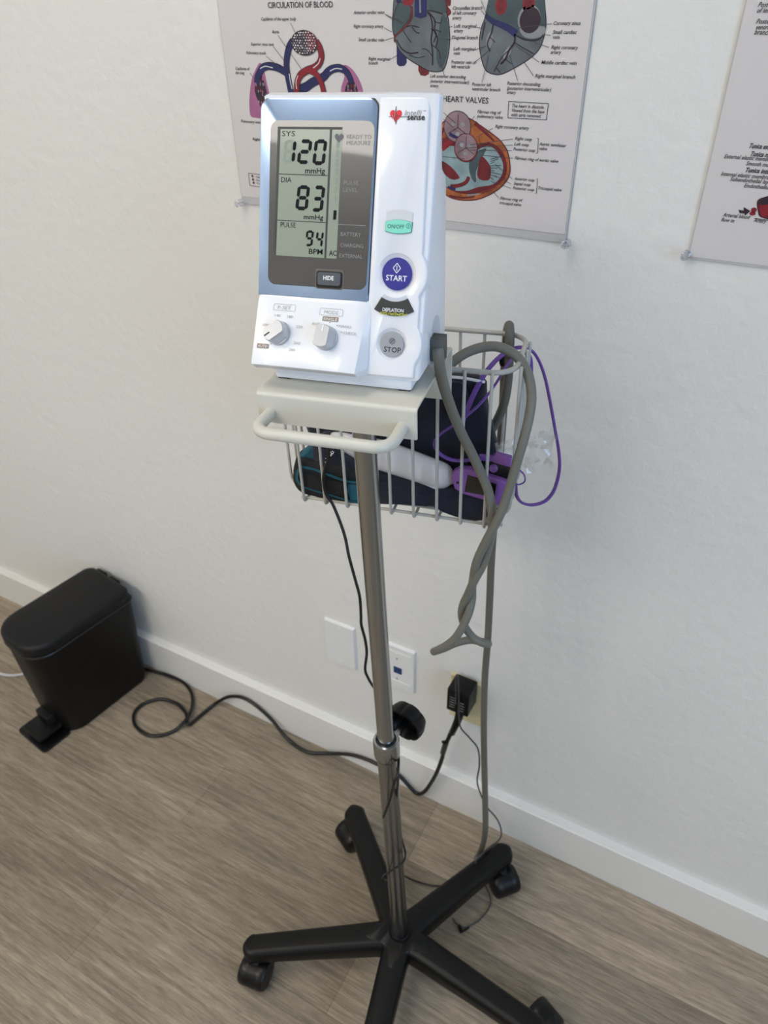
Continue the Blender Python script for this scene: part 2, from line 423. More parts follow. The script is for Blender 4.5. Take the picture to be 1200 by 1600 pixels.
baseboard('baseboard_right', (XR, YF, 0), (XR, -.0176, 0), (-1, 0, 0))
baseboard('baseboard_front', (XL+.0176, YF, 0), (XR-.0176, YF, 0), (0, 1, 0))

lbl = ['square warm white ceiling light panel nearest the poster wall', 'long warm white ceiling light panel far behind the stand', 'square warm white ceiling light panel above the left side of the room']
for i, (x, y, sx, sy, p) in enumerate(PANELS):
    t = thing('ceiling_light', lbl[i], 'ceiling light', (x, y, CEIL), 'ceiling light panels')
    b = NB()
    hx_, hy_ = sx/2, sy/2
    for q in ((-hx_, hx_, -hy_, -hy_+.015), (-hx_, hx_, hy_-.015, hy_), (-hx_, -hx_+.015, -hy_+.015, hy_-.015), (hx_-.015, hx_, -hy_+.015, hy_-.015)): box(b, x+q[0], x+q[1], y+q[2], y+q[3], CEIL-.03, CEIL)
    obj('frame', b, M['trim'], t, smooth=0)
    b = NB(); box(b, x-hx_+.015, x+hx_-.015, y-hy_+.015, y+hy_-.015, CEIL-.02, CEIL-.012); obj('diffuser', b, M['lamp'], t, smooth=0)

# ---------------------------------------------------------------- posters
def poster_plane(u, v, lift): return (u, -.0032-lift, v)
def poster(name, label, x0, x1, z0, z1, cut):
    t = thing(name, label, 'poster', ((x0+x1)/2, -.0015, z0), 'laminated anatomy charts on the wall')
    b = NB(); n = 24
    for i in range(n):
        pass
    # paper sheet, very slightly buckled
    def bend(x, z): return -.0022-.0006*math.sin((z-z0)*9)*math.sin((x-x0)*7)
    box(b, x0+.004, x1-.004, -.0030, -.0024, z0+cut, z1); obj('paper_sheet', b, M['paper'], t, smooth=0)
    b = NB(); box(b, x0+.0025, x1-.0025, -.0023, -.0010, z0, z1); obj('laminate_sheet', b, M['film_back'], t, smooth=0)
    return t
M['film_back'] = mat('laminate_margin', c(190, 189, 190), .25, coat=.6, coat_rough=.08)

p1 = poster('anatomy_poster', 'laminated heart anatomy chart with circulation of blood and heart valves diagrams, behind the monitor', -.6795, -.2215, 1.157, 1.7665, .0095)
FI = [M['ink'], M['p_blue'], M['p_red'], M['p_pink'], M['p_dark'], M['p_grey'], M['p_grey2'], M['p_light'], M['p_orange'], M['p_crimson'], M['p_cyan'], M['p_mauve'], M['p_white']]
INK, BLU, RED, PNK, DRK, GRY, SLT, LGT, ORG, CRM, CYN, MAU, WHT = range(13)

# circulation diagram
f = Flat(poster_plane)
f.poly([tuple(p)[:2] for p in smooth_path([(x, z, 0) for x, z in [(-0.6215, 1.3221), (-0.6291, 1.316), (-0.6377, 1.3037), (-0.6433, 1.2871), (-0.6455, 1.2758), (-0.6453, 1.2644), (-0.6371, 1.2626), (-0.628, 1.2631), (-0.6158, 1.2735), (-0.6128, 1.2881), (-0.615, 1.3003), (-0.6171, 1.3129)]], True, 4)], PNK, 0)
f.poly([tuple(p)[:2] for p in smooth_path([(x, z, 0) for x, z in [(-0.5043, 1.3218), (-0.4951, 1.3195), (-0.4864, 1.311), (-0.48, 1.2979), (-0.479, 1.2792), (-0.4939, 1.2733), (-0.5095, 1.2779), (-0.5092, 1.2982), (-0.5041, 1.3105)]], True, 4)], PNK, 0)
for pts in ([(-0.6277, 1.306), (-0.6215, 1.3088), (-0.6168, 1.2941), (-0.6158, 1.2804), (-0.6238, 1.2717), (-0.6305, 1.2799), (-0.6344, 1.2936)], [(-0.4965, 1.3075), (-0.4891, 1.3033), (-0.4862, 1.2919), (-0.4935, 1.2819), (-0.503, 1.2848), (-0.504, 1.2977)]):
    f.poly([tuple(p)[:2] for p in smooth_path([(x, z, 0) for x, z in pts], True, 4)], DRK, .00012)
random.seed(3)
for cx, cy, wx, wy, k in ([(-0.6249, 1.2918)][0]+(.010, .020, 26), [(-0.4955, 1.2941)][0]+(.009, .017, 20)):
    for i in range(k):
        a = random.random()*6.28; q = math.sqrt(random.random())
        f.poly(circ(cx+wx*.8*q*math.cos(a), cy+wy*.8*q*math.sin(a), .0009, .0018, 6), random.choice((PNK, RED, LGT)), .00022)
_vl = [0]
def vessel(pts, w, mi, lift):
    _vl[0] += 1; lift += _vl[0]*.00004
    w2 = [k*1.18 for k in w] if isinstance(w, list) else w*1.18
    f.stroke(pts, w2, DRK, lift, smooth=5); f.stroke(pts, w, mi, lift+.0001, smooth=5)
vessel([(-0.5715, 1.3445), (-0.5776, 1.3382), (-0.582, 1.328), (-0.5836, 1.3183), (-0.5828, 1.3085), (-0.5812, 1.2986), (-0.5795, 1.2886), (-0.5791, 1.275)], .0072, BLU, .0003)
vessel([(-0.5807, 1.3112), (-0.5895, 1.3149), (-0.5976, 1.3177), (-0.6096, 1.319), (-0.6195, 1.3162), (-0.6275, 1.3073), (-0.6299, 1.3005)], .0072, BLU, .0003)
vessel([(-0.5695, 1.295), (-0.5581, 1.2986), (-0.5477, 1.3039), (-0.533, 1.3094), (-0.5255, 1.3151), (-0.5183, 1.3181), (-0.5088, 1.3189), (-0.4996, 1.3144), (-0.4941, 1.3044)], [.009, .006], BLU, .0003)
vessel([(-0.5397, 1.3442), (-0.535, 1.3381), (-0.5335, 1.33), (-0.5372, 1.323), (-0.5446, 1.3185), (-0.5547, 1.3157), (-0.5642, 1.3109), (-0.5695, 1.3036), (-0.5714, 1.2942), (-0.5712, 1.2788)], .0068, RED, .00052)
vessel([(-0.5511, 1.3158), (-0.5433, 1.313), (-0.5376, 1.3071), (-0.5338, 1.2981), (-0.5323, 1.2836)], .006, RED, .00052)
for pts in ([(-0.6223, 1.3161), (-0.6144, 1.3186), (-0.6032, 1.3172)], [(-0.5802, 1.3118), (-0.5796, 1.3046), (-0.5777, 1.296)], [(-0.5679, 1.3102), (-0.5714, 1.3035), (-0.5712, 1.2963)], [(-0.535, 1.3281), (-0.538, 1.323), (-0.5455, 1.3184)], [(-0.5486, 1.3139), (-0.5409, 1.3096), (-0.5363, 1.3013)], [(-0.5228, 1.3158), (-0.5148, 1.3185), (-0.5062, 1.318)]):
    f.stroke(pts, .0011, WHT, .0008, smooth=4)
f.poly(circ(*[(-0.5557, 1.3428)][0], .0185, .0125, 28), DRK, .0008)
f.poly(circ(*[(-0.552, 1.3441)][0], .0135, .0100, 20, -80, 100), CRM, .00085)
cx, cy = [(-0.5557, 1.3428)][0]
for r_i in range(-4, 5):
    for c_i in range(-5, 6):
        x = (c_i+.5*(r_i % 2))*.0034+random.uniform(-.0004, .0004); y = r_i*.0025+random.uniform(-.0003, .0003)
        if (x/.0172)**2+(y/.0112)**2 < 1: f.poly([(p, q) for p, q in circ(cx+x, cy+y, .0012+random.uniform(-.0005, .0002), .00085, 7)], random.choice((WHT, WHT, LGT)), .00095)
f.build('circulation_diagram', FI, p1, out=(0, -1, 0))

# two views of the heart
def blob(pts, mi, lift, edge=None, ew=.0009):
    sm = [tuple(p)[:2] for p in smooth_path([(x, z, 0) for x, z in pts], True, 4)]
    f.poly(sm, mi, lift)
    if edge is not None: f.stroke(sm, ew, edge, lift+.00005, closed=True)
f = Flat(poster_plane)
f.poly([(-0.436, 1.348), (-0.4239, 1.3365), (-0.4235, 1.3258), (-0.4263, 1.3228), (-0.4326, 1.3223), (-0.4358, 1.3244)], BLU, 0)
f.poly([(-0.4091, 1.3279), (-0.3959, 1.3204), (-0.3965, 1.3157), (-0.4011, 1.3138), (-0.4066, 1.3145), (-0.4094, 1.3189)], CRM, 0)
blob([(-0.3843, 1.3878), (-0.3742, 1.3845), (-0.3731, 1.377), (-0.376, 1.376), (-0.3722, 1.3716), (-0.3742, 1.3684), (-0.3801, 1.3695)], CRM, 0)
blob([(-0.436, 1.3896), (-0.4401, 1.3697), (-0.4406, 1.3566), (-0.4372, 1.3462), (-0.4325, 1.3375), (-0.4219, 1.3297), (-0.409, 1.3237), (-0.3962, 1.3189), (-0.3859, 1.3183), (-0.3791, 1.3205), (-0.375, 1.3296), (-0.3728, 1.3442), (-0.3739, 1.3585), (-0.3764, 1.3689), (-0.3833, 1.3803), (-0.3966, 1.389), (-0.4203, 1.3915)], GRY, .0002, DRK)
blob([(-0.4397, 1.3663), (-0.4338, 1.3786), (-0.4262, 1.3796), (-0.4187, 1.3763), (-0.4194, 1.3674), (-0.4262, 1.3595), (-0.4371, 1.3509), (-0.4402, 1.3566)], SLT, .0003, DRK)
blob([(-0.3966, 1.388), (-0.382, 1.3846), (-0.3773, 1.3716), (-0.3845, 1.3706), (-0.3963, 1.3723), (-0.3994, 1.3794)], SLT, .0003)
blob([(-0.3829, 1.3678), (-0.3763, 1.3651), (-0.3742, 1.3485), (-0.3765, 1.3302), (-0.3829, 1.3219), (-0.3878, 1.3312), (-0.3868, 1.3484)], SLT, .0003)
blob([(-0.4277, 1.3895), (-0.4143, 1.3893), (-0.4164, 1.3784), (-0.4232, 1.3768), (-0.4278, 1.3796)], RED, .0004)
f.stroke([(-0.4345, 1.3885), (-0.4323, 1.3797)], .006, BLU, .0004)
f.poly([(-0.4143, 1.3893), (-0.3999, 1.3891), (-0.3999, 1.3673), (-0.4066, 1.3657), (-0.4141, 1.3674)], BLU, .0005)
f.stroke([(-0.4084, 1.3892), (-0.4074, 1.3707)], .0018, LGT, .00055)
f.stroke([(-0.4172, 1.3763), (-0.4179, 1.3663), (-0.4247, 1.3584), (-0.4371, 1.3503), (-0.438, 1.3445)], [.0022, .0014], CRM, .0006, smooth=4)
for pts, w in (([(-0.3992, 1.3717), (-0.3947, 1.3662), (-0.3929, 1.3568), (-0.3942, 1.3472), (-0.3924, 1.3369), (-0.3921, 1.3241)], .0014), ([(-0.397, 1.3706), (-0.3902, 1.364), (-0.3907, 1.3551), (-0.3868, 1.3484), (-0.3888, 1.3404)], .0012), ([(-0.3916, 1.3635), (-0.3842, 1.3618), (-0.3821, 1.3651)], .0008), ([(-0.39, 1.3562), (-0.3825, 1.354)], .0008),
               ([(-0.3944, 1.3568), (-0.3884, 1.3529), (-0.3911, 1.3449)], .001), ([(-0.4356, 1.3468), (-0.4294, 1.3387), (-0.42, 1.3347), (-0.4092, 1.3355)], .0012), ([(-0.4247, 1.3584), (-0.4171, 1.3595), (-0.408, 1.3579)], .0009), ([(-0.4171, 1.3584), (-0.4125, 1.3539), (-0.4079, 1.3528)], .0009), ([(-0.4278, 1.3555), (-0.4224, 1.3492), (-0.4177, 1.3447)], .0008),
               ([(-0.3923, 1.3322), (-0.3985, 1.3379), (-0.4046, 1.339)], .0007), ([(-0.3992, 1.3728), (-0.3904, 1.3717), (-0.3815, 1.3695)], .0012), ([(-0.42, 1.333), (-0.4107, 1.3308), (-0.4015, 1.3321)], .0007), ([(-0.3926, 1.3426), (-0.3849, 1.337), (-0.3832, 1.3301)], .0007)):
    f.stroke(pts, w, DRK, .0007, smooth=4)
blob([(-0.3285, 1.3881), (-0.3324, 1.3767), (-0.3345, 1.3661), (-0.338, 1.3575), (-0.3393, 1.3443), (-0.3364, 1.332), (-0.3314, 1.3219), (-0.3239, 1.318), (-0.3126, 1.3179), (-0.2991, 1.3237), (-0.2861, 1.3306), (-0.2762, 1.3384), (-0.2718, 1.3471), (-0.27, 1.3597), (-0.2722, 1.3721), (-0.2762, 1.3843), (-0.2884, 1.3905), (-0.3147, 1.392)], GRY, .0002, DRK)
blob([(-0.3278, 1.3881), (-0.333, 1.3746), (-0.3332, 1.3677), (-0.3204, 1.3629), (-0.3077, 1.3576), (-0.2939, 1.348), (-0.2784, 1.347), (-0.2723, 1.3513), (-0.2713, 1.3649), (-0.2744, 1.3803), (-0.2884, 1.3905), (-0.3114, 1.3919)], SLT, .0003)
blob([(-0.2968, 1.357), (-0.2851, 1.3597), (-0.2712, 1.3587), (-0.2711, 1.3524), (-0.28, 1.3491), (-0.2908, 1.3501)], LGT, .0004)
f.poly(circ(*[(-0.3181, 1.3763)][0], .0060, .0078, 20), RED, .0005); f.poly(circ(*[(-0.3181, 1.3761)][0], .0038, .0055, 16), CRM, .0006)
f.poly(circ(*[(-0.2896, 1.3774)][0], .0062, .0074, 20), RED, .0005); f.poly(circ(*[(-0.2897, 1.3779)][0], .0038, .005, 16), CRM, .0006)
f.poly(circ(*[(-0.2877, 1.365)][0], .0118, .0118, 24), LGT, .0005); f.poly(circ(*[(-0.2866, 1.3642)][0], .0108, .0108, 24), DRK, .0006)
f.stroke([(-0.3339, 1.3682), (-0.326, 1.3634), (-0.3161, 1.3602), (-0.3076, 1.357), (-0.2998, 1.3528)], [.004, .0065], BLU, .0007, smooth=4)
f.stroke([(-0.3346, 1.3677), (-0.3259, 1.3629), (-0.3117, 1.357), (-0.3004, 1.3517), (-0.2892, 1.348), (-0.2772, 1.3481), (-0.2717, 1.3519)], .0012, DRK, .00065, smooth=4)
for pts, w in (([(-0.3011, 1.3528), (-0.3012, 1.3457), (-0.306, 1.3391), (-0.3095, 1.3313), (-0.3147, 1.3267)], .0018), ([(-0.3251, 1.3607), (-0.3266, 1.3532), (-0.3301, 1.3444), (-0.3268, 1.3377)], .0013), ([(-0.3342, 1.3629), (-0.3357, 1.3542), (-0.3367, 1.3476)], .001), ([(-0.306, 1.3391), (-0.3138, 1.3324), (-0.3212, 1.3198)], .0008), ([(-0.3012, 1.3457), (-0.2898, 1.3404), (-0.2799, 1.3362)], .0008),
               ([(-0.3277, 1.3499), (-0.3218, 1.3455)], .0007), ([(-0.3095, 1.3313), (-0.3022, 1.327)], .0007), ([(-0.3187, 1.3233), (-0.3141, 1.3188)], .0007)):
    f.stroke(pts, w, DRK, .0007, smooth=4)
blob([(-0.3318, 1.3488), (-0.3267, 1.3553), (-0.3246, 1.3455), (-0.3291, 1.3399)], LGT, .00045); blob([(-0.3126, 1.3346), (-0.3063, 1.3424), (-0.3039, 1.3381), (-0.3095, 1.3313)], LGT, .00045)
f.build('heart_diagram', FI, p1, out=(0, -1, 0))

# cut through the heart valves
f = Flat(poster_plane)
blob([(-0.3966, 1.2439), (-0.3905, 1.2606), (-0.3766, 1.2709), (-0.3706, 1.2756), (-0.3592, 1.278), (-0.3449, 1.2749), (-0.3332, 1.2693), (-0.3213, 1.2631), (-0.3089, 1.2557), (-0.2999, 1.2455), (-0.2956, 1.2311), (-0.2962, 1.2206), (-0.3029, 1.2108), (-0.313, 1.2026), (-0.3283, 1.195), (-0.3421, 1.1917), (-0.3593, 1.1915), (-0.3723, 1.1953), (-0.3875, 1.2052), (-0.3962, 1.2224)], ORG, .0002, CRM, .0012)
blob([(-0.3917, 1.2429), (-0.3792, 1.2535), (-0.3621, 1.2577), (-0.344, 1.2523), (-0.331, 1.2518), (-0.3175, 1.2526), (-0.305, 1.2445), (-0.2998, 1.2321), (-0.3007, 1.2203), (-0.3082, 1.2111), (-0.3201, 1.2047), (-0.337, 1.1991), (-0.357, 1.1987), (-0.3743, 1.2049), (-0.3862, 1.2163)], CRM, .0003)
blob([(-0.3892, 1.2378), (-0.3757, 1.2439), (-0.3647, 1.2472), (-0.3519, 1.2402), (-0.3381, 1.2437), (-0.3233, 1.2498), (-0.3125, 1.2453), (-0.304, 1.2331), (-0.3052, 1.2206), (-0.3144, 1.2112), (-0.3312, 1.2071), (-0.3467, 1.2017), (-0.3644, 1.2015), (-0.3777, 1.2087), (-0.3863, 1.2232)], CYN, .0004)
blob([(-0.3441, 1.2262), (-0.3417, 1.2389), (-0.3336, 1.244), (-0.3246, 1.2471), (-0.3299, 1.2352), (-0.3353, 1.2229), (-0.3346, 1.2122), (-0.3395, 1.2146)], SLT, .0005)
blob([(-0.3302, 1.239), (-0.3238, 1.2356), (-0.318, 1.2282), (-0.3186, 1.2162), (-0.3286, 1.2148), (-0.3335, 1.2191), (-0.3326, 1.2297)], CRM, .0006)
blob([(-0.3784, 1.2305), (-0.3687, 1.2271), (-0.3604, 1.221), (-0.3553, 1.2146), (-0.3649, 1.2125), (-0.3748, 1.2186)], CRM, .0006)
for i in range(9):
    a, z = [(-0.3187, 1.2281)][0]; f.stroke([(a, z-.009+i*.0022), (a+.005+.004*(i % 3), z-.012+i*.0031)], .0006, DRK, .0007)
f.stroke([(-0.3436, 1.2169), (-0.3472, 1.2105), (-0.3565, 1.2064), (-0.3662, 1.2049)], .0042, CRM, .00065, smooth=4)
for pts, w, mi in (([(-0.3398, 1.2715), (-0.328, 1.2634), (-0.3162, 1.2552)], .0045, CRM), ([(-0.3032, 1.2408), (-0.2992, 1.2295), (-0.3012, 1.2176)], .0016, RED), ([(-0.3276, 1.2006), (-0.3155, 1.2057), (-0.3055, 1.2146)], .0014, CRM), ([(-0.3674, 1.1943), (-0.3511, 1.1937), (-0.3352, 1.1965)], .0030, CRM), ([(-0.3448, 1.197), (-0.3291, 1.1998)], .0022, LGT), ([(-0.3764, 1.2646), (-0.3793, 1.2567)], .003, CRM), ([(-0.3236, 1.2535), (-0.3127, 1.2479)], .002, CRM)):
    f.stroke(pts, [w, w*.4], mi, .00028, smooth=4)
f.stroke([(-0.3467, 1.2724), (-0.3401, 1.2627), (-0.3359, 1.2566), (-0.3347, 1.2503)], .0045, ORG, .00075, smooth=4)
f.stroke([(-0.3596, 1.202), (-0.3694, 1.2039)], .003, BLU, .0007)
blob([(-0.3774, 1.2477), (-0.3712, 1.252), (-0.362, 1.2551), (-0.3633, 1.2512), (-0.3725, 1.2441), (-0.3772, 1.2412)], RED, .0007)
f.poly(circ(*[(-0.3602, 1.2667)][0], .0165, .0158, 30), DRK, .0008); f.poly(circ(*[(-0.3602, 1.2667)][0], .0158, .0150, 30), MAU, .0009)
f.stroke([(-0.3692, 1.2592), (-0.3605, 1.2565), (-0.3506, 1.2596)], .0035, BLU, .00095, smooth=4)
f.poly(circ(*[(-0.3487, 1.2463)][0], .0144, .0146, 30), CRM, .0010); f.poly(circ(*[(-0.3487, 1.2469)][0], .0132, .0134, 30), MAU, .0011)
for k in (90, 210, 330):
    for (cx, cy), rr in (([(-0.3594, 1.2661)][0], .013), ([(-0.3487, 1.2463)][0], .0115)):
        f.stroke([(cx, cy), (cx+rr*math.cos(R(k)), cy+rr*math.sin(R(k)))], .0007, DRK, .0012)
        f.poly(circ(cx+rr*.5*math.cos(R(k+60)), cy+rr*.5*math.sin(R(k+60)), .0028, .0022, 10), LGT, .00115)
f.build('valve_diagram', FI, p1, out=(0, -1, 0))

# headings, captions and pointer lines
f = Flat(poster_plane)
for s, (x, z, w), h in (('CIRCULATION OF BLOOD', (-0.6027, 1.3761, 0.0879), .0058), ('HEART VALVES', (-0.3789, 1.2905, 0.0535), .0058)):
    f.text(s, x, z, h, w, 0, .0004, bold=.012)
for s, (x, z, w) in [
    ('Capillaries of the upper body', (-0.6145, 1.3642, 0.0492)), ('Aorta', (-0.6005, 1.3518, 0.0099)), ('Superior vena cava', (-0.6332, 1.3395, 0.0336)), ('Pulmonary trunk', (-0.6413, 1.3306, 0.0293)),
    ('Capillaries of', (-0.6607, 1.3140, 0.0215)), ('the lung', (-0.6614, 1.3095, 0.0137)), ('Pulmonary vein', (-0.6613, 1.2564, 0.0302)), ('Right heart', (-0.6460, 1.2367, 0.0252)),
    ('Anterior cardiac veins', (-0.4887, 1.3699, 0.0382)), ('Right coronary artery', (-0.4893, 1.3574, 0.0373)), ('Small cardiac vein', (-0.4838, 1.3451, 0.0323)), ('Right marginal', (-0.4714, 1.3274, 0.0268)), ('branch', (-0.4715, 1.3234, 0.0115)),
    ('Left anterior descending', (-0.3949, 1.3127, 0.0420)), ('(anterior interventricular)', (-0.3948, 1.3079, 0.0455)), ('artery', (-0.3947, 1.3037, 0.0100)), ('Circumflex branch', (-0.3708, 1.3730, 0.0326)), ('of left coronary', (-0.3707, 1.3689, 0.0264)),
    ('artery', (-0.3708, 1.3648, 0.0101)), ('Left marginal', (-0.3687, 1.3578, 0.0248)), ('artery', (-0.3686, 1.3538, 0.0102)), ('Diagonal branch', (-0.3708, 1.3479, 0.0293)), ('Left marginal', (-0.3683, 1.3380, 0.0245)), ('vein', (-0.3682, 1.3341, 0.0071)),
    ('Posterior vein of', (-0.3703, 1.3261, 0.0280)), ('left ventricle', (-0.3702, 1.3220, 0.0215)), ('Posterior left', (-0.3454, 1.3064, 0.0217)), ('ventricular branch', (-0.3454, 1.3022, 0.0321)), ('Posterior descending', (-0.3061, 1.3084, 0.0360)),
    ('(posterior interventricular)', (-0.3057, 1.3041, 0.0473)), ('artery', (-0.3054, 1.3003, 0.0097)), ('Coronary sinus', (-0.2630, 1.3603, 0.0270)), ('Small cardiac', (-0.2627, 1.3530, 0.0239)), ('vein', (-0.2622, 1.3490, 0.0069)), ('Right coronary', (-0.2625, 1.3405, 0.0267)),
    ('artery', (-0.2627, 1.3364, 0.0106)), ('Middle cardiac vein', (-0.2712, 1.3276, 0.0361)), ('Right marginal branch', (-0.2763, 1.3158, 0.0413)), ('The heart in diastole.', (-0.2993, 1.2882, 0.0358)), ('Viewed from the base', (-0.2993, 1.2840, 0.0363)),
    ('with atria removed.', (-0.2993, 1.2799, 0.0333)), ('Fibrous ring of', (-0.3376, 1.2811, 0.0267)), ('pulmonary valve', (-0.3375, 1.2768, 0.0292)), ('Right coronary artery', (-0.3160, 1.2680, 0.0377)), ('Right cusp', (-0.2925, 1.2576, 0.0188)),
    ('Left cusp', (-0.2928, 1.2522, 0.0163)), ('Posterior cusp', (-0.2934, 1.2472, 0.0244)), ('Aortic semilunar', (-0.2649, 1.2539, 0.0290)), ('valve', (-0.2648, 1.2496, 0.0088)), ('Fibrous ring of aortic valve', (-0.2911, 1.2385, 0.0489)),
    ('Anterior cusp', (-0.2896, 1.2179, 0.0233)), ('Septal cusp', (-0.2898, 1.2129, 0.0193)), ('Posterior cusp', (-0.2905, 1.2082, 0.0245)), ('Tricuspid valve', (-0.2619, 1.2106, 0.0267)), ('Fibrous ring of', (-0.3044, 1.1962, 0.0259)), ('tricuspid valve', (-0.3051, 1.1913, 0.0260))]:
    f.text(s, x, z, .0033, w, 0, .0004, shear=.28, bold=.012)
for pts in ([(-0.5723, 1.3617), (-0.5663, 1.3514)], [(-0.5916, 1.35), (-0.5618, 1.3168)], [(-0.5995, 1.3386), (-0.5839, 1.3234)], [(-0.6111, 1.3288), (-0.5928, 1.3181)], [(-0.6385, 1.3111), (-0.6334, 1.3065)], [(-0.449, 1.3697), (-0.4401, 1.3652)], [(-0.449, 1.3697), (-0.4278, 1.3618)], [(-0.4504, 1.3575), (-0.441, 1.3538)], [(-0.4498, 1.3461), (-0.4387, 1.3488)], [(-0.4429, 1.3285), (-0.4341, 1.3328)],
            [(-0.3774, 1.3149), (-0.3816, 1.3254)], [(-0.3746, 1.3579), (-0.3695, 1.359)], [(-0.3845, 1.3478), (-0.3712, 1.3476)], [(-0.3437, 1.3585), (-0.3366, 1.3572)], [(-0.3432, 1.3387), (-0.3314, 1.3421)], [(-0.3426, 1.3279), (-0.3256, 1.34)], [(-0.3335, 1.3102), (-0.328, 1.3344)], [(-0.2942, 1.3125), (-0.305, 1.3347)], [(-0.3396, 1.381), (-0.3326, 1.3693)], [(-0.3383, 1.372), (-0.3332, 1.3677)],
            [(-0.2638, 1.3613), (-0.2969, 1.3581)], [(-0.2639, 1.3519), (-0.2724, 1.3524)], [(-0.2646, 1.3418), (-0.2796, 1.3459)], [(-0.2731, 1.3292), (-0.3003, 1.3436)], [(-0.2779, 1.3174), (-0.2894, 1.3295)], [(-0.3769, 1.2797), (-0.3626, 1.2703)], [(-0.3767, 1.2734), (-0.3648, 1.2658)], [(-0.3402, 1.2782), (-0.343, 1.2744)], [(-0.3179, 1.2676), (-0.3367, 1.2578)], [(-0.2944, 1.2584), (-0.3439, 1.2498)],
            [(-0.2942, 1.2525), (-0.3483, 1.2463)], [(-0.2949, 1.2471), (-0.3436, 1.2446)], [(-0.2927, 1.2396), (-0.331, 1.2403)], [(-0.2915, 1.219), (-0.313, 1.2324)], [(-0.2925, 1.2137), (-0.3121, 1.2207)], [(-0.2921, 1.2091), (-0.3162, 1.2144)], [(-0.3056, 1.1978), (-0.3122, 1.2033)], [(-0.377, 1.2359), (-0.3493, 1.2351)]):
    f.stroke(pts, .00055, 0, .0014)
for pts in ([(-0.2681, 1.2605), (-0.2664, 1.2606), (-0.2658, 1.2461), (-0.2676, 1.246)], [(-0.2648, 1.2211), (-0.263, 1.2213), (-0.2625, 1.2063), (-0.2643, 1.2062)]): f.stroke(pts, .0006, 0, .0004)
for pts, cl in (([(-0.3026, 1.2934), (-0.2594, 1.2931), (-0.2599, 1.2782), (-0.3023, 1.2782)], True), ([(-0.6591, 1.1966), (-0.6283, 1.1962), (-0.6294, 1.1805), (-0.6593, 1.1815)], True)):
    q = pts+[pts[0]]
    for a, bb in zip(q, q[1:]): f.stroke([a, bb], .0006, 0, .0004)
for s, (x, z, w) in (('Oxygenated', (-0.6476, 1.1920, 0.0146)), ('Mixed blood', (-0.6477, 1.1880, 0.0141)), ('Venous', (-0.6478, 1.1841, 0.0116))): f.text(s, x, z, .0024, w, 0, .0004, shear=.2)
for x, z in [(-0.6532, 1.1935), (-0.6528, 1.1892), (-0.6523, 1.1853)]: f.poly(circ(x, z, .0017, .0017, 6), 1, .0004)
f.build('lettering', [M['ink'], M['p_crimson']], p1, out=(0, -1, 0))

p2 = poster('anatomy_poster', 'laminated blood vessel chart with black arrow, cut off by the right edge of the photo', -.0955, .3615, 1.157, 1.7665, .0025)
f = Flat(poster_plane)
for s, (x, z, w) in [('Posterior vein', (-0.0816, 1.3734, 0.0249)), ('of left ventricle', (-0.0818, 1.3693, 0.0278)), ('Posterior left', (-0.0800, 1.3614, 0.0246)), ('ventricular', (-0.0796, 1.3572, 0.0192)), ('branch', (-0.0794, 1.3535, 0.0127)),
    ('Tunica externa', (-0.0611, 1.2642, 0.0257)), ('Tunica media', (-0.0582, 1.2575, 0.0235)), ('External elastic membrane', (-0.0802, 1.2541, 0.0461)), ('Smooth muscle', (-0.0595, 1.2493, 0.0259)), ('Tunica intima', (-0.0591, 1.2434, 0.0260)),
    ('Internal elastic membrane', (-0.0794, 1.2387, 0.0471)), ('Subendothelial layer', (-0.0702, 1.2346, 0.0385)), ('Endothelium', (-0.0563, 1.2299, 0.0252)), ('Arterial blood', (-0.0687, 1.2018, 0.0243)), ('flow in', (-0.0694, 1.1971, 0.0120)), ('Artery', (-0.0397, 1.1996, 0.0110))]:
    f.text(s, x, z, .0042 if 'Tunica' in s else .0038, w, 0, .0004, shear=.28, bold=.03 if 'Tunica' in s else .012)
f.poly([(-0.0557, 1.2094), (-0.0509, 1.209), (-0.0517, 1.2122), (-0.0449, 1.2093), (-0.0486, 1.2044), (-0.0494, 1.2064), (-0.054, 1.2063)], 4, .0004)
f.poly(circ(*[(-0.042, 1.2104)][0], .0026, .0024, 12), 2, .0004); f.poly(circ(*[(-0.0423, 1.2071)][0], .0028, .0018, 12), 2, .0004)
f.stroke([(-0.0394, 1.2029), (-0.0271, 1.2024)], .0007, 0, .0004)
f.build('lettering', FI, p2, out=(0, -1, 0))
f = Flat(poster_plane)
blob([(-0.0407, 1.2188), (-0.0349, 1.2228), (-0.0246, 1.2261), (-0.0117, 1.2278), (-0.0055, 1.2175), (-0.005, 1.2041), (-0.0183, 1.2033), (-0.0335, 1.2047), (-0.0377, 1.2097)], CRM, .0003, DRK)
blob([(-0.0384, 1.2143), (-0.0315, 1.2185), (-0.0197, 1.2207), (-0.0197, 1.2126), (-0.0284, 1.207), (-0.034, 1.2065)], RED, .0005)
blob([(-0.0404, 1.2177), (-0.0348, 1.2223), (-0.025, 1.2237), (-0.0282, 1.2188), (-0.0353, 1.2158)], DRK, .0006)
f.build('artery_diagram', FI, p2, out=(0, -1, 0))

def push_pin(label, x, z):
    b = NB(); lathe(b, [(0, 0), (.0011, 0), (.0011, .002), (.0048, .0022), (.0052, .0036), (.0030, .0048), (.0026, .0085), (.0045, .0105), (.0047, .0122), (.0030, .0132), (0, .0133)], (x, -.0034, z), (0, -1, .05), 20)
    o = obj('push_pin', b, M['pin']); tagit(o, label, 'push pin', 'clear push pins')
push_pin('clear push pin at bottom left corner of the heart poster', *[(-0.6754, 1.1586)][0])
push_pin('clear push pin at bottom right corner of the heart poster', *[(-0.2207, 1.1584)][0])
push_pin('clear push pin at bottom left corner of the right-hand poster', *[(-0.0942, 1.1616)][0])

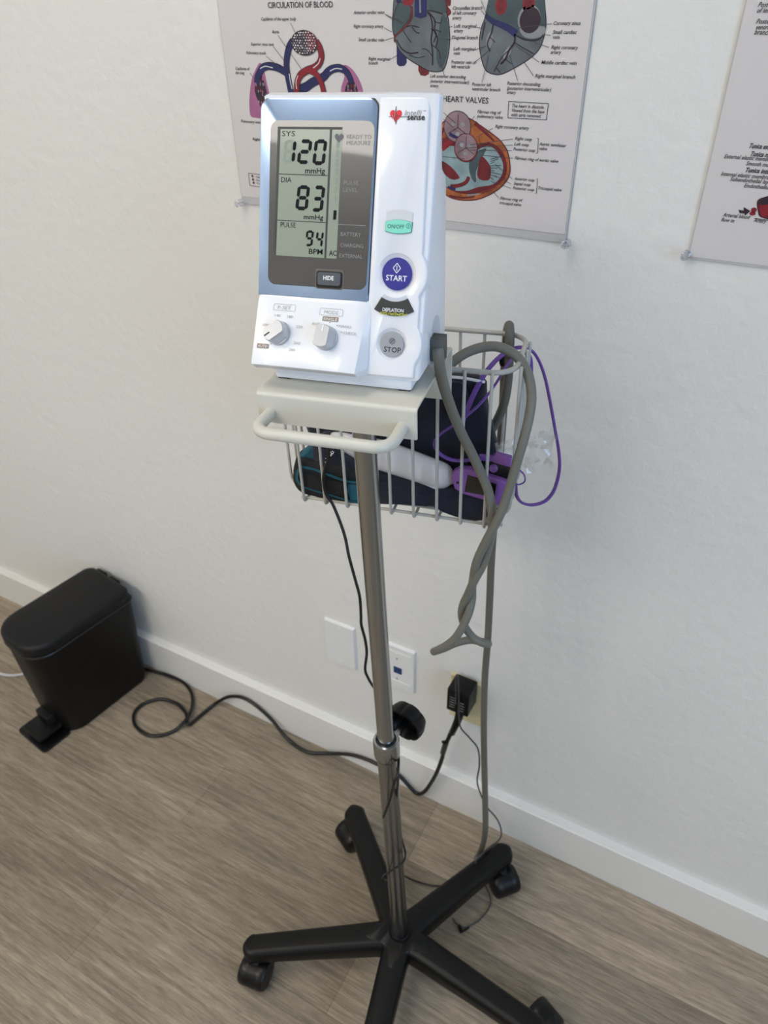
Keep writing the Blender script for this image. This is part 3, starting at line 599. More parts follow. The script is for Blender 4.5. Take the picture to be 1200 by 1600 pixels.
# ---------------------------------------------------------------- wall plates
def plate(name, label, x, z, m, w=.0698, h=.1143):
    t = thing(name, label, 'wall plate', (x+w/2, 0, z))
    b = NB(); prism(b, rrect(x, x+w, z, z+h, .002, 3), -.0062, -.0002, 0, 1)
    for v in b.verts:
        if v.co.y < -.005:
            v.co.x += (x+w/2-v.co.x)*.07; v.co.z += (z+h/2-v.co.z)*.045
    obj('face_plate', b, m, t, smooth=0)
    return t
P1X, P1Z, P2X, P2Z, P3X, P3Z = -.6028, .2938, -.4738, .2938, -.3325, .2788
t = plate('blank_wall_plate', 'blank white wall plate left of the steel pole', P1X, P1Z, M['plate'])
for dz in (.012, .102):
    b = NB(); lathe(b, [(0, .0002), (.0025, .0002), (.0025, .001), (0, .0014)], (P1X+.035, -.0058, P1Z+dz), (0, -1, 0), 12); obj('screw', b, M['plate'], t)
t = plate('data_wall_plate', 'white data outlet plate with blue jack beside the steel pole', P2X, P2Z, M['plate'])
for dz in (.0125, .0905):
    b = NB(); box(b, P2X+.008, P2X+.062, -.0075, -.006, P2Z+dz, P2Z+dz+.0105, .0006, 1); obj('label_window', b, M['trim'], t)
b = NB(); box(b, P2X+.026, P2X+.043, -.0078, -.0058, P2Z+.044, P2Z+.060, .0006, 1); obj('jack', b, M['jack'], t)
for dz in (.028, .083):
    b = NB(); lathe(b, [(.0022, .0002), (.0022, .0012), (0, .0014)], (P2X+.033, -.006, P2Z+dz), (0, -1, 0), 12); obj('screw', b, M['grey_key'], t)
t = plate('outlet_plate', 'cream power outlet plate behind the black adapter', P3X, P3Z, M['cream'])

# power adapter in the outlet
AX0, AX1, AZ0, AZ1 = -.3208, -.2790, .3450, .4010
t = thing('power_adapter', 'black block power adapter plugged into the cream outlet', 'power adapter', ((AX0+AX1)/2, -.025, AZ0))
b = NB(); prism(b, rrect(AX0, AX1, AZ0, AZ1, .003, 3), -.046, -.0068, .0022, 2); obj('housing', b, M['black'], t)
f = Flat(lambda u, v, l: (u, -.0464-l, v))
for k in range(5): f.poly([(AX0+.006+.001*(k % 2), AZ0+.012+k*.0062), (AX0+.015+.0012*k, AZ0+.012+k*.0062), (AX0+.015+.0012*k, AZ0+.0135+k*.0062), (AX0+.006, AZ0+.0135+k*.0062)], 0)
for k in range(4): f.poly([(AX0+.025, AZ0+.010+k*.0068), (AX0+.033+.001*(k % 3), AZ0+.010+k*.0068), (AX0+.033, AZ0+.0122+k*.0068), (AX0+.025, AZ0+.0122+k*.0068)], 0)
f.build('rating_label', M['print_grey'], t, out=(0, -1, 0))

# ---------------------------------------------------------------- cables on wall and floor
def cable(name, pts, r, m, label=None, parent=None, n=8, step=5, flat=1.0, cat='cable'):
    b = NB(); tube(b, smooth_path(pts, False, step), r, n, flat=flat)
    o = obj(name, b, m, parent)
    if label: tagit(o, label, cat)
    return o
t = thing('power_cable', 'thick black power cord running from the outlet along the skirting to the pedal bin', 'power cord', [(-0.9416, -0.1146, 0)][0])
cable('cord', [(-0.2966, -0.04, 0.3309), (-0.3013, -0.045, 0.3193), (-0.312, -0.048, 0.2702), (-0.3221, -0.045, 0.2235), (-0.3255, -0.042, 0.1917), (-0.3409, -0.036, 0.1175), (-0.3651, -0.03, 0.0392), (-0.3836, -0.028, 0.0138), (-0.4019, -0.028, 0.0261), (-0.4226, -0.027, 0.0429), (-0.4502, -0.026, 0.0514), (-0.4792, -0.025, 0.0469), (-0.5072, -0.025, 0.0463), (-0.5493, -0.026, 0.0373), (-0.6022, -0.0282, 0.01), (-0.6503, -0.0466, 0.006), (-0.7087, -0.038, 0.005), (-0.7579, -0.027, 0.0317), (-0.8015, -0.025, 0.0553), (-0.8373, -0.025, 0.0621), (-0.8684, -0.026, 0.0514), (-0.8913, -0.032, 0.0381), (-0.9224, -0.0433, 0.007), (-0.9304, -0.0807, 0.006), (-0.9336, -0.1043, 0.006), (-0.9361, -0.1147, 0.007), (-0.9411, -0.114, 0.009), (-0.9547, -0.0992, 0.01), (-0.9743, -0.0869, 0.006), (-1.007, -0.0796, 0.005), (-1.0475, -0.0867, 0.005), (-1.073, -0.1122, 0.005), (-1.0784, -0.1367, 0.005), (-1.0693, -0.1573, 0.005), (-1.0461, -0.1742, 0.005), (-1.0098, -0.1813, 0.005), (-0.982, -0.1726, 0.005), (-0.9584, -0.1471, 0.005), (-0.9471, -0.1227, 0.013), (-0.951, -0.0937, 0.013), (-0.9694, -0.0628, 0.006), (-0.9981, -0.0351, 0.005), (-1.0392, -0.0202, 0.005), (-1.0854, -0.0221, 0.006), (-1.1251, -0.0297, 0.007), (-1.1586, -0.0354, 0.007)], .0041, M['cable'], None, t, 10)
b = NB(); q = [Vector(p) for p in [(-0.296, -0.04, 0.3454), (-0.2978, -0.045, 0.325), (-0.3062, -0.048, 0.2869)]]; tube(b, q, [.0085, .0072, .0055], 12); obj('strain_relief', b, M['black'], t)
b = NB(); q = [Vector(p) for p in [(-0.317, -0.047, 0.2525), (-0.3236, -0.044, 0.2135)]]; tube(b, q, [.0055, .0055], 12); obj('ferrule', b, M['greycable'], t)
b = NB(); q = [Vector(p) for p in [(-0.3163, -0.048, 0.2484), (-0.3201, -0.055, 0.262)]]; tube(b, q, [.003, .003], 8); obj('cable_clip', b, M['black'], t)
cable('white_cable', [(-1.6214, -0.215, 0.003), (-1.5243, -0.2211, 0.003), (-1.4701, -0.2155, 0.003), (-1.4386, -0.2061, 0.003), (-1.4155, -0.188, 0.003), (-1.3938, -0.1646, 0.003), (-1.3611, -0.128, 0.003)], .0035, M['whitecable'], 'thin white cable on the floor at the left of the pedal bin')
cable('adapter_cord', [(-0.3013, -0.0475, 0.3714), (-0.3049, -0.0485, 0.434), (-0.3063, -0.04, 0.4343), (-0.3001, -0.049, 0.4371), (-0.2956, -0.05, 0.3774), (-0.2934, -0.052, 0.3497), (-0.289, -0.05, 0.3163), (-0.2726, -0.048, 0.2967), (-0.2552, -0.045, 0.2707), (-0.2509, -0.04, 0.2171), (-0.2539, -0.035, 0.1601), (-0.2451, -0.032, 0.118), (-0.2303, -0.034, 0.0905), (-0.2065, -0.036, 0.0695), (-0.1936, -0.04, 0.0449), (-0.1898, -0.06, 0.0442), (-0.1963, -0.1188, 0.095), (-0.2052, -0.1491, 0.094), (-0.1924, -0.1441, 0.04), (-0.1726, -0.15, 0.012), (-0.1637, -0.1674, 0.004), (-0.1719, -0.2003, 0.004), (-0.1897, -0.2238, 0.004), (-0.2043, -0.2253, 0.004), (-0.2142, -0.2204, 0.004)], .0016, M['greycable'], 'thin dark cord dropping from the adapter and trailing over the base leg', None, 6)
b = NB(); q = [Vector(p) for p in [(-0.2002, -0.2261, 0.005), (-0.1916, -0.2341, 0.005), (-0.1824, -0.2204, 0.005)]]; tube(b, q[:2], [.003, .0035], 8); tube(b, q[1:], [.0022, .0014], 8); obj('plug', b, M['black'], bpy.data.objects['adapter_cord'])

# ---------------------------------------------------------------- rolling stand
HUBX, HUBY = -.271, -.322
def pole_at(z): k = (z-.09)/.95; return Vector((HUBX-.0244*k, HUBY-.0137*k, z))
st = thing('rolling_stand', 'steel pole rolling stand with black five-star base, beige tray and wire basket', 'rolling stand', (HUBX, HUBY, 0))
def hubr(t, base, amp): return base+amp*max(math.exp(-(((t-a+180) % 360-180)/17)**2) for a in (65.5, 139, 212, 283, 355.5))
b = NB(); loft(b, [[(HUBX+hubr(t, *q)*math.cos(R(t)), HUBY+hubr(t, *q)*math.sin(R(t)), z) for t in range(0, 360, 4)] for z, q in ((.053, (.034, .026)), (.058, (.037, .029)), (.088, (.038, .030)), (.095, (.036, .028)), (.0985, (.031, .024)))])
lathe(b, [(.0185, .0975), (.0180, .1015), (.0165, .103), (.0135, .103)], (HUBX, HUBY, 0), (0, 0, 1), 40); obj('base_hub', b, M['black'], st)
def leg(ang, L):
    b = NB(); ca, sa = math.cos(R(ang)), math.sin(R(ang)); rings = []
    def ring(d, w, zt, h, rr):
        pts = rrect(-w/2, w/2, zt-h, zt, min(rr, w/2-.0005, h/2-.0005), 4)
        return [(HUBX+ca*d-sa*a, HUBY+sa*d+ca*a, z) for a, z in pts]
    rings.append(ring(.015, .050, .0985, .046, .012)); rings.append(ring(.045, .0455, .0975, .046, .012))
    rings.append(ring(L*.55, .042, .0935, .040, .012)); rings.append(ring(L-.022, .040, .0885, .034, .012))
    for k in range(1, 7):
        t = R(90*k/6); w = .040*math.cos(t)*.999+.003; rings.append(ring(L-.022+.021*math.sin(t), w, .0885-.006*(1-math.cos(t)), .034-.010*(1-math.cos(t)), .012))
    loft(b, rings); return obj('leg', b, M['black'], st, smooth=50)
def caster(ang, L, cx, cy):
    """twin-wheel caster under the leg end; (cx, cy) is where the wheels stand"""
    px, py = HUBX+math.cos(R(ang))*(L-.025), HUBY+math.sin(R(ang))*(L-.025)
    d = Vector((cx-px, cy-py, 0)); d = d.normalized() if d.length > .004 else Vector((1, 0, 0)); ax = Vector((-d.y, d.x, 0))
    root = NB(); box(root, -1, 1, -1, 1, -1, 1); root.free()
    b = NB(); cc = Vector((cx, cy, .0265))
    # hood: a drum section between the wheels reaching up to the stem
    lathe(b, [(0, -.0095), (.0262, -.0095), (.0262, .0095), (0, .0095)], cc, ax, 28)
    tube(b, [Vector((px, py, .058)), Vector((px, py, .040))], [.011, .013], 14)
    pl = [cc+Vector((0, 0, .018)), (cc+Vector((px, py, .046)))/2+Vector((0, 0, .008)), Vector((px, py, .046))]
    tube(b, pl, [.010, .012, .013], 12)
    h = obj('caster', b, M['black'], st)
    for s in (-1, 1):
        w = NB(); lathe(w, [(0, .009*s), (.0262, .0095*s), (.0265, .012*s), (.0262, .020*s), (.0240, .0232*s), (.012, .0250*s), (0, .0253*s)], cc, ax, 32); obj('wheel', w, M['blackgloss'], h)
    b = NB(); tube(b, [Vector((px, py, .052)), Vector((px, py, .072))], .0055, 12); obj('stem', b, M['steel2'], h)
legs = [(65.5, .262), (139, .262), (212, .268), (283, .265), (355.5, .265)]
cast = [[(-0.1553, -0.1219, 0.0265)][0], [(-0.4558, -0.1781, 0.0265)][0], [(-0.4743, -0.4684, 0.0265)][0], None, None]
for (a, L), q in zip(legs, cast):
    leg(a, L)
    if q: caster(a, L, q[0], q[1])
    else: caster(a, L, HUBX+math.cos(R(a+8))*(L-.01), HUBY+math.sin(R(a+8))*(L-.01))
ZJ = .612
b = NB(); tube(b, [pole_at(.09), pole_at(ZJ)], .0132, 32); obj('lower_pole', b, M['steel2'], st)
b = NB(); tube(b, [pole_at(ZJ-.02), pole_at(.85), pole_at(1.1155)], .0109, 32); obj('upper_pole', b, M['steel'], st)
axz = (pole_at(1)-pole_at(0)).normalized()
b = NB(); lathe(b, [(.0134, -.028), (.0160, -.026), (.0170, -.022), (.0170, .004), (.0160, .0065), (.0135, .0070), (.0128, .003), (.0112, .002)], pole_at(ZJ), axz, 36); obj('collar', b, M['steel'], st)
kc = pole_at(ZJ-.008); kd = Vector((.10, .99, .04)).normalized()
b = NB(); tube(b, [kc+kd*.012, kc+kd*.052], .0042, 12); ks = obj('clamp_screw', b, M['steel'], st)
b = NB(); pr = []
nk = 56
def kr(k): return .027*(1-.07*max(0, math.cos(7*2*math.pi*k/nk))**4)
ax = kd; a_ = ax.orthogonal().normalized(); b_ = ax.cross(a_); rings = []
for h, s in ((.050, .28), (.052, .32), (.052, .74), (.040, .82), (.036, .90), (.037, .98), (.043, 1.02), (.050, 1.0), (.057, .9), (.061, .66), (.062, .3)):
    rings.append([kc+ax*h+(a_*math.cos(2*math.pi*k/nk)+b_*math.sin(2*math.pi*k/nk))*kr(k)*s for k in range(nk)])
loft(b, rings); obj('clamp_knob', b, M['black'], st, smooth=35)

# tray: a bent sheet with a front lip, a deeper back lip
b = NB(); TX0, TX1, TY0, TY1, TZ = 2.7, 142.6, -18.2, 111.2, -15.5
sec = []
def arc(cy, cz, r, a0, a1, n=5): return [(cy+r*math.cos(R(a0+(a1-a0)*k/n)), cz+r*math.sin(R(a0+(a1-a0)*k/n))) for k in range(n+1)]
outer = [(TY0, TZ-28)]+arc(TY0+4, TZ-4, 4, 180, 90)+arc(TY1-4, TZ-4, 4, 90, 0)+[(TY1, TZ-55)]
inner = [(TY1-2, TZ-55)]+arc(TY1-4, TZ-4, 2, 0, 90)+arc(TY0+4, TZ-4, 2, 90, 180)+[(TY0+2, TZ-28)]
prism(b, outer+inner, TX0, TX1, .5, 1, 'x'); tr = obj('tray', b, M['tray'], st, MF, smooth=35)
b = NB(); hz = TZ-18.5; yb = TY0-34
path = [(14, TY0+1, hz), (14, TY0-14, hz)]+[(28-14*math.cos(R(a)), TY0-20-14*math.sin(R(a)), hz) for a in (15, 35, 55, 75, 90)]+[(70, yb, hz)]+[(116+14*math.sin(R(a)), TY0-20-14*math.cos(R(a)), hz) for a in (0, 15, 35, 55, 75)]+[(130, TY0-14, hz), (130, TY0+1, hz)]
tube(b, path, 5.2, 16); obj('handle', b, M['tray'], st, MF)
b = NB(); tube(b, [(TX0+68, TY1-66, TZ-2), (TX0+68, TY1-66, TZ-22)], 17, 24); obj('pole_socket', b, M['steel2'], st, MF)

# wire basket
bk = NB(); BX0, BX1, BY0, BY1, BT, BB = -50, 205, 116, 214, -41, -222
rail = [(x, y, BT) for x, y in rrect(BX0+4, BX1-4, BY0, BY1, 24, 6)]; tube(bk, rail, 2.6, 10, closed=True)
low = [(x, y, BB+14) for x, y in rrect(BX0+14, BX1-14, BY0+5, BY1-5, 18, 6)]
b2 = [(x, y, BB+2.5) for x, y in rrect(BX0+20, BX1-20, BY0+3, BY1-3, 14, 5)]
def uwire(pts): tube(bk, pts, 1.75, 8)
def bendu(a0, a1, top, bot, r, mk):
    pts = [mk(a0, top), mk(a0, bot+r)]
    for k in range(1, 6): t = R(90*k/6); pts.append(mk(a0+r*(1-math.cos(t)), bot+r-r*math.sin(t)))
    pts.append(mk(a0+r, bot)); pts.append(mk(a1-r, bot))
    for k in range(1, 6): t = R(90*k/6); pts.append(mk(a1-r+r*math.sin(t), bot+r-r*math.cos(t)))
    pts += [mk(a1, bot+r), mk(a1, top)]
    return pts
for i in range(9):
    x = -28+26.1*i; uwire(bendu(BY0-3.5, BY1+2, BT+1, BB, 6, lambda a, z, x=x: (x, a, z)))
for y in (132, 152, 173, 194): uwire(bendu(BX0, BX1, BT+1, BB+4, 20, lambda a, z, y=y: (a, y, z)))
tube(bk, [(x, y, BB+4) for x, y in ((BX0+18, BY0+1), (BX1-18, BY0+1))], 1.75, 8)
tube(bk, [(x, y, BB+4) for x, y in ((BX0+18, BY0-1.5+60), (BX1-18, BY0-1.5+60))], 1.75, 8)
obj('wire_basket', bk, M['wire'], st, MF)

# ---------------------------------------------------------------- blood pressure monitor
LAM = R(19.3); sl, cl_ = math.sin(LAM), math.cos(LAM)
mon = thing('blood_pressure_monitor', 'white desktop blood pressure monitor reading 120 over 83 on the beige tray', 'blood pressure monitor', tuple(MF @ Vector((70, 45, TZ))))
def FP(u, v, l): return (u, v*sl-l*cl_, v*cl_+l*sl)          # the sloping face; l = lift off the face
FN = Vector((0, -cl_, sl))
b = NB()
side = [(4, -2)]+[(v*sl+2.6*cl_, v*cl_-2.6*sl) for v in (3, 60, 120, 191)]+[(67, 192.2)]+arc(75.5, 189, 4, 85, 5, 3)+[(74.5, 170), (76, 143), (88, 136), (91, 128), (93, 60), (94, 6), (92, -3)]
prism(b, side, 0.2, 139.4, 3.6, 4, 'x')
obj('housing', b, M['case'], mon, MF, smooth=35)
# front plate of the right column with openings for the buttons, bulging round START and STOP
def bulge(y0, y1, cx, cy, r, n=9):
    a0 = math.degrees(math.asin((y0-cy)/r)); a1 = math.degrees(math.asin((y1-cy)/r))
    return [(cx+r*math.cos(R(a0+(a1-a0)*k/n)), cy+r*math.sin(R(a0+(a1-a0)*k/n))) for k in range(n+1)]
out_ = [(93.2, 2.5), (95, .8), (133.4, 1.2), (134.8, 2.6), (134.9, 11.5)]+bulge(13.5, 41, 115, 27, 24.6)+[(135.2, 47), (135.2, 60)]+bulge(64.5, 95.5, 115.2, 80, 24.6)+[(134.6, 99), (131.6, 196)]+[(131.6-6+6*math.cos(R(a)), 196.5+6*math.sin(R(a))) for a in (20, 45, 70, 90)]+[(95, 202.7), (93.2, 200.5)]
hol = [circ(115.2, 80, 15.6, 15.6, 40)[::-1], circ(115.0, 27, 12.8, 12.8, 40)[::-1]]
b = NB()
def ins_(pts, d):
    n = len(pts); r_ = []
    for i in range(n):
        p, q, w = Vector(pts[i-1]), Vector(pts[i]), Vector(pts[(i+1) % n]); t = (w-p); t = t.normalized() if t.length else Vector((1, 0)); r_.append((q.x-t.y*d, q.y+t.x*d))
    return r_
rg = [(-15, -1.9), (-6, -.9), (-2.4, -.3), (-.9, .15), (-.25, .7), (0, 1.5)]
rs_ = [[b.verts.new(FP(x, y, l)) for x, y in ins_(out_, d)] for l, d in rg]
for A, B in zip(rs_, rs_[1:]):
    for k in range(len(A)): b.faces.new((A[k], A[(k+1) % len(A)], B[(k+1) % len(A)], B[k]))
loops = [ins_(out_, 1.5)]+hol
hv = [[b.verts.new(FP(x, y, 0)) for x, y in h] for h in hol]
flatv = rs_[-1]+hv[0]+hv[1]
for t in tessellate_polygon([[Vector((p[0], p[1], 0)) for p in L] for L in loops]):
    if len(set(t)) == 3: b.faces.new([flatv[i] for i in t])
for h, (cx, cy), r1 in ((hv[0], (115.3, 80), 12.3), (hv[1], (115.0, 26.8), 10.2)):
    prev = h
    for fr, l in ((.12, -.35), (.35, -1.0), (.75, -1.9), (1, -2.2)):
        r0 = 15.6 if r1 > 11 else 12.8; rr = r0+(r1-r0)*fr
        cur = [b.verts.new(FP(cx+rr*math.cos(2*math.pi*(40-1-k)/40), cy+rr*math.sin(2*math.pi*(40-1-k)/40), l)) for k in range(40)]
        for k in range(40): b.faces.new((prev[k], prev[(k+1) % 40], cur[(k+1) % 40], cur[k]))
        prev = cur
    b.faces.new(prev)
bmesh.ops.recalc_face_normals(b, faces=b.faces)
obj('front_plate', b, M['case'], mon, MF, smooth=50)
b = NB(); box(b, 9, 131, 9, 92, -14.5, -1.5, 2.5, 2); obj('foot_plate', b, M['case'], mon, MF)
b = NB()
b.free()
for x, y in ((16, 16), (124, 16), (16, 84), (124, 84)):
    b = NB(); box(b, x-5, x+5, y-5, y+5, -15.4, -14.2); obj('rubber_foot', b, M['black'], mon, MF)
# carrying grip recess: a strip with the shade in its colour
b = NB(); box(b, 97, 134, 71, 78.5, 188.5, 193.2, 1, 1); obj('grip_recess', b, M['case_shade'], mon, MF)

# knob panel: a wedge that stands out toward the bottom
KA = math.atan2(14, 55.5); kO = Vector(FP(0, 57.5, 1.0)); kD = (Vector(FP(0, 2, 15))-kO).normalized(); kN = Vector((1, 0, 0)).cross(-kD)
def KP(u, w, l):     # w: 57.5 at the top edge falling to 0.3 at the bottom
    p = kO+kD*(57.5-w)+kN*l; return (u+p.x, p.y, p.z)
b = NB()
def wedge_ring(w, x0, x1, r_l, bow):
    # closed section at height w: front line bowed outward then back into the body
    pts = []
    nb = 12
    for k in range(nb+1):
        t = k/nb; x = x0+(x1-x0)*t; edge = min(t, 1-t); e = min(edge/.05, 1)
        pts.append(Vector(KP(x, w, bow*math.sin(math.pi*t)-r_l*(1-e)**2)))
    base = FP(0, min(w, 57.5), -4)
    xr = 96.5 if w < 56 else 95
    pts.append(Vector((xr, Vector(FP(0, min(w, 57), 0.2)).y+.3, pts[-1].z)))
    pts.append(Vector((xr, 30+w*.1, pts[-1].z))); pts.append(Vector((.2, 30+w*.1, pts[0].z)))
    return pts
rings = [wedge_ring(58.2, 1.4, 93.4, .5, -.5), wedge_ring(57.2, .2, 94, .8, 0), wedge_ring(54, -.6, 93.6, 1, .3), wedge_ring(40, -.7, 92.4, 1, 1.0), wedge_ring(20, -.8, 91, 1.2, 1.6), wedge_ring(3, -.8, 89.8, 1.3, 2.0), wedge_ring(.8, -.6, 89.6, 1.8, 1.4)]
lip = []
for p in rings[-1]:
    lip.append(Vector((p.x*.985+.6, p.y+6 if p.y < 0 else p.y, p.z-5.5)))
lip2 = [Vector((p.x*.95+2.4, p.y+8 if p.y < 8 else p.y, p.z-1.5)) for p in lip]
loft(b, rings+[lip, lip2]); obj('knob_panel', b, M['case'], mon, MF, smooth=32)

# display block
b = NB()
dp = [(-1.4, 57.6), (93.0, 57.6), (93.0, 90)]+[(85+8*math.cos(R(a)), 193.8+7.6*math.sin(R(a))) for a in range(0, 91, 15)]+[(6.4-7.6*math.cos(R(a)), 193.8+7.6*math.sin(R(a))) for a in range(90, -1, -15)]+[(-1.2, 90)]
lay = [(-3.5, 0), (.3, 0), (.8, .2), (1.1, .8)]
rings = [[FP(x+(46-x)/47*ins, y+(130-y)/72*ins*1.0, l) for x, y in dp] for l, ins in lay]
loft(b, rings); obj('display_bezel', b, M['bezel'], mon, MF, smooth=35)
b = NB(); gap = rrect(-.9, 93.9, 57.0, 202.8, 8.8, 6); loft(b, [[FP(x, y, l) for x, y in gap] for l in (-3.5, -.2)]); obj('bezel_gap_shade', b, M['lcd_edge'], mon, MF, smooth=0)  # dark plate behind the bezel, coloured as the shadow in the gap
def faceplate(name, pts, l0, l1, m, parent=None, ch=.25):
    b = NB(); cx = sum(p[0] for p in pts)/len(pts); cy = sum(p[1] for p in pts)/len(pts)
    def ins(d): return [(x+(cx-x)*d/max(abs(cx-x)+abs(cy-y), 1), y+(cy-y)*d/max(abs(cx-x)+abs(cy-y), 1)) for x, y in pts]
    loft(b, [[FP(x, y, l0) for x, y in pts], [FP(x, y, l1-ch) for x, y in pts], [FP(x, y, l1) for x, y in ins(ch)]])
    return obj(name, b, m, parent or mon, MF, smooth=35)
win_o = faceplate('display_window', rrect(7.2, 91.6, 66.2, 186.3, 6.5, 5), .7, 1.22, M['window'])
lcd_y0, lcd_y1 = 88.6, 181.2
fl = Flat(FP); fl.poly([(12.2, lcd_y0+1), (14.9, lcd_y0+1), (16.2, lcd_y1-1.2), (66, lcd_y1-1.2), (66.4, lcd_y1+.6), (13.6, lcd_y1+.6)], 0, 1.30)
fl.poly([(55.6, lcd_y0), (57.3, lcd_y0), (58.2, lcd_y1), (56.3, lcd_y1)], 0, 1.34)
fl.poly([(14.6, 148.2), (55.9, 147.9), (55.9, 148.6), (14.6, 148.9)], 0, 1.46); fl.poly([(14.4, 114.7), (55.7, 114.4), (55.7, 115.0), (14.4, 115.3)], 0, 1.46)
fl.build('screen_border', M['lcd_edge'], win_o, MF, out=MF.to_3x3() @ FN)
fl = Flat(FP); fl.poly([(14.2, lcd_y0), (55.6, lcd_y0), (56.3, lcd_y1-1.2), (16.0, lcd_y1-1.2)], 0, 1.38); fl.poly([(57.3, lcd_y0), (65.9, lcd_y0), (66.3, lcd_y1-1.5), (58.2, lcd_y1-1.5)], 0, 1.38)
fl.build('lcd_screen', M['lcd'], win_o, MF, out=MF.to_3x3() @ FN)

SEG = {'0': 'abcdef', '1': 'bc', '2': 'abged', '3': 'abgcd', '4': 'fgbc', '8': 'abcdefg', '9': 'abcfgd'}
def digit(F, ch, x, y, w, h, t, mi, lift, slant=.10):
    def P(a, bb): return (x+a+bb*slant, y+bb)
    g = t*.12; mid = h/2
    H = lambda z0: [P(t*.55+g, z0+t/2), P(t+g*.5, z0+t), P(w-t-g*.5, z0+t), P(w-t*.55-g, z0+t/2), P(w-t-g*.5, z0), P(t+g*.5, z0)]
    V = lambda a0, z0, z1: [P(a0+t/2, z0+g), P(a0+t, z0+t*.5+g), P(a0+t, z1-t*.5-g), P(a0+t/2, z1-g), P(a0, z1-t*.5-g), P(a0, z0+t*.5+g)]
    shapes = {'a': H(h-t), 'g': H(mid-t/2), 'd': H(0), 'f': V(0, mid, h-t*.2), 'b': V(w-t, mid, h-t*.2), 'e': V(0, t*.2, mid), 'c': V(w-t, t*.2, mid)}
    for s in SEG[ch]: F.poly(shapes[s], mi, lift)
fl = Flat(FP)
def box_uv(a): return a
# numbers: (digit, lower-left px corner, upper-right px corner)
for ch, (p, q) in (('8', [(18.3, 156.4), (28, 172.8)]), ):
    digit(fl, ch, p[0], p[1], q[0]-p[0]-1.6, q[1]-p[1], 2.3, 1, 1.42)
for ch, (p, q) in (('1', [(18.6, 156.4), (29.8, 172.8)]), ('2', [(30.1, 155.9), (42.7, 173.2)]), ('0', [(42.8, 155.4), (54.8, 173.3)]),
                   ('8', [(29.7, 122.9), (42, 141)]), ('3', [(42.6, 122.2), (54.6, 141.1)]), ('9', [(38.7, 96.6), (46.4, 108.6)]), ('4', [(47.3, 96.3), (54.7, 108.2)])):
    h = q[1]-p[1]; digit(fl, ch, p[0], p[1], q[0]-p[0]-h*.10, h, 2.75 if h > 15 else 1.9, 0, 1.5)
for s, ((x0, y0), (x1, y1)), mi, bold in (('SYS', [(17.3, 175.2), (28.1, 179.2)], 0, .0), ('mmHg', [(37.2, 149.5), (53.6, 153.9)], 0, .015), ('DIA', [(17.3, 142.7), (26.1, 146.8)], 0, 0), ('mmHg', [(37.2, 116.6), (53.6, 120.5)], 0, .015),
                          ('PULSE', [(17.7, 110), (30.8, 114.1)], 0, 0), ('BPM', [(42.4, 91.1), (54.1, 95.4)], 0, .015), ('AC', [(59.5, 90.7), (65.9, 95)], 0, .015)):
    fl.text(s, x0, y0, max(3.1, (y1-y0)*.95), x1-x0, mi, 1.5, bold=bold)
hx, hy = [(63.9, 174.5)][0]
heart = [(hx+3.6*s*abs(math.sin(R(t)))**3*1.0, hy+(13*math.cos(R(t))-5*math.cos(R(2*t))-2*math.cos(R(3*t))-math.cos(R(4*t)))*.225) for t, s in [(a, 1 if a < 180 else -1) for a in range(0, 360, 12)]]
fl.poly(heart, 2, 1.5)
(x0, y0), (x1, y1) = [(61.7, 117.1), (64.3, 123.8)]; fl.poly([(x0, y0), (x0+2.5, y0), (x0+2.7, y1), (x0+.2, y1)], 0, 1.5)
for k in range(7): y = y1+6+k*6.3; fl.poly([(x0+.3, y), (x0+2.7, y), (x0+2.8, y+4.6), (x0+.4, y+4.6)], 1, 1.46)
fl.build('lcd_digits', [M['seg'], M['ghost'], M['keycap']], win_o, MF, out=MF.to_3x3() @ FN)
fl = Flat(FP)
for s, ((x0, y0), (x1, y1)) in (('READY TO', [(69.9, 173.9), (89.3, 177.1)]), ('MEASURE', [(70.1, 169.8), (89, 173)]), ('PULSE', [(69.3, 142.1), (81.1, 145.3)]), ('LEVEL', [(69.1, 137.2), (80.7, 140.6)]),
                                ('BATTERY', [(68.6, 105.5), (85.1, 109.2)]), ('CHARGING', [(68.8, 97.5), (87.5, 101.4)]), ('EXTERNAL', [(68.3, 89.7), (87.3, 93.9)])):
    fl.text(s, x0, y0, 3.0, x1-x0, 0, 1.5)
(x0, y0), (x1, y1) = [(58, 113.9), (88.5, 113)]; fl.stroke([(x0, y0), (x1, y0-.2)], .45, 0, 1.5)
fl.build('window_lettering', M['print_grey'], win_o, MF, out=MF.to_3x3() @ FN)

# HIDE key
faceplate('key_well', rrect(48.4, 72.8, 65.2, 80.6, 2.6, 4), 1.1, 1.45, M['keywell'], win_o)
faceplate('key_well', rrect(49.4, 71.8, 66.0, 79.0, 2.2, 4), 1.1, 1.6, M['blackgloss'], win_o)
hk = faceplate('hide_button', rrect(50.8, 70.6, 68.0, 78.2, 2.0, 4), 1.1, 3.1, M['keycap'], None, .6)
fl = Flat(FP); (x0, y0), (x1, y1) = [(56.1, 72.3), (64.9, 75.9)]; fl.text('HIDE', x0, y0, 3.2, x1-x0, 0, 3.2, bold=.03); fl.build('lettering', M['white_ink'], hk, MF, out=MF.to_3x3() @ FN)

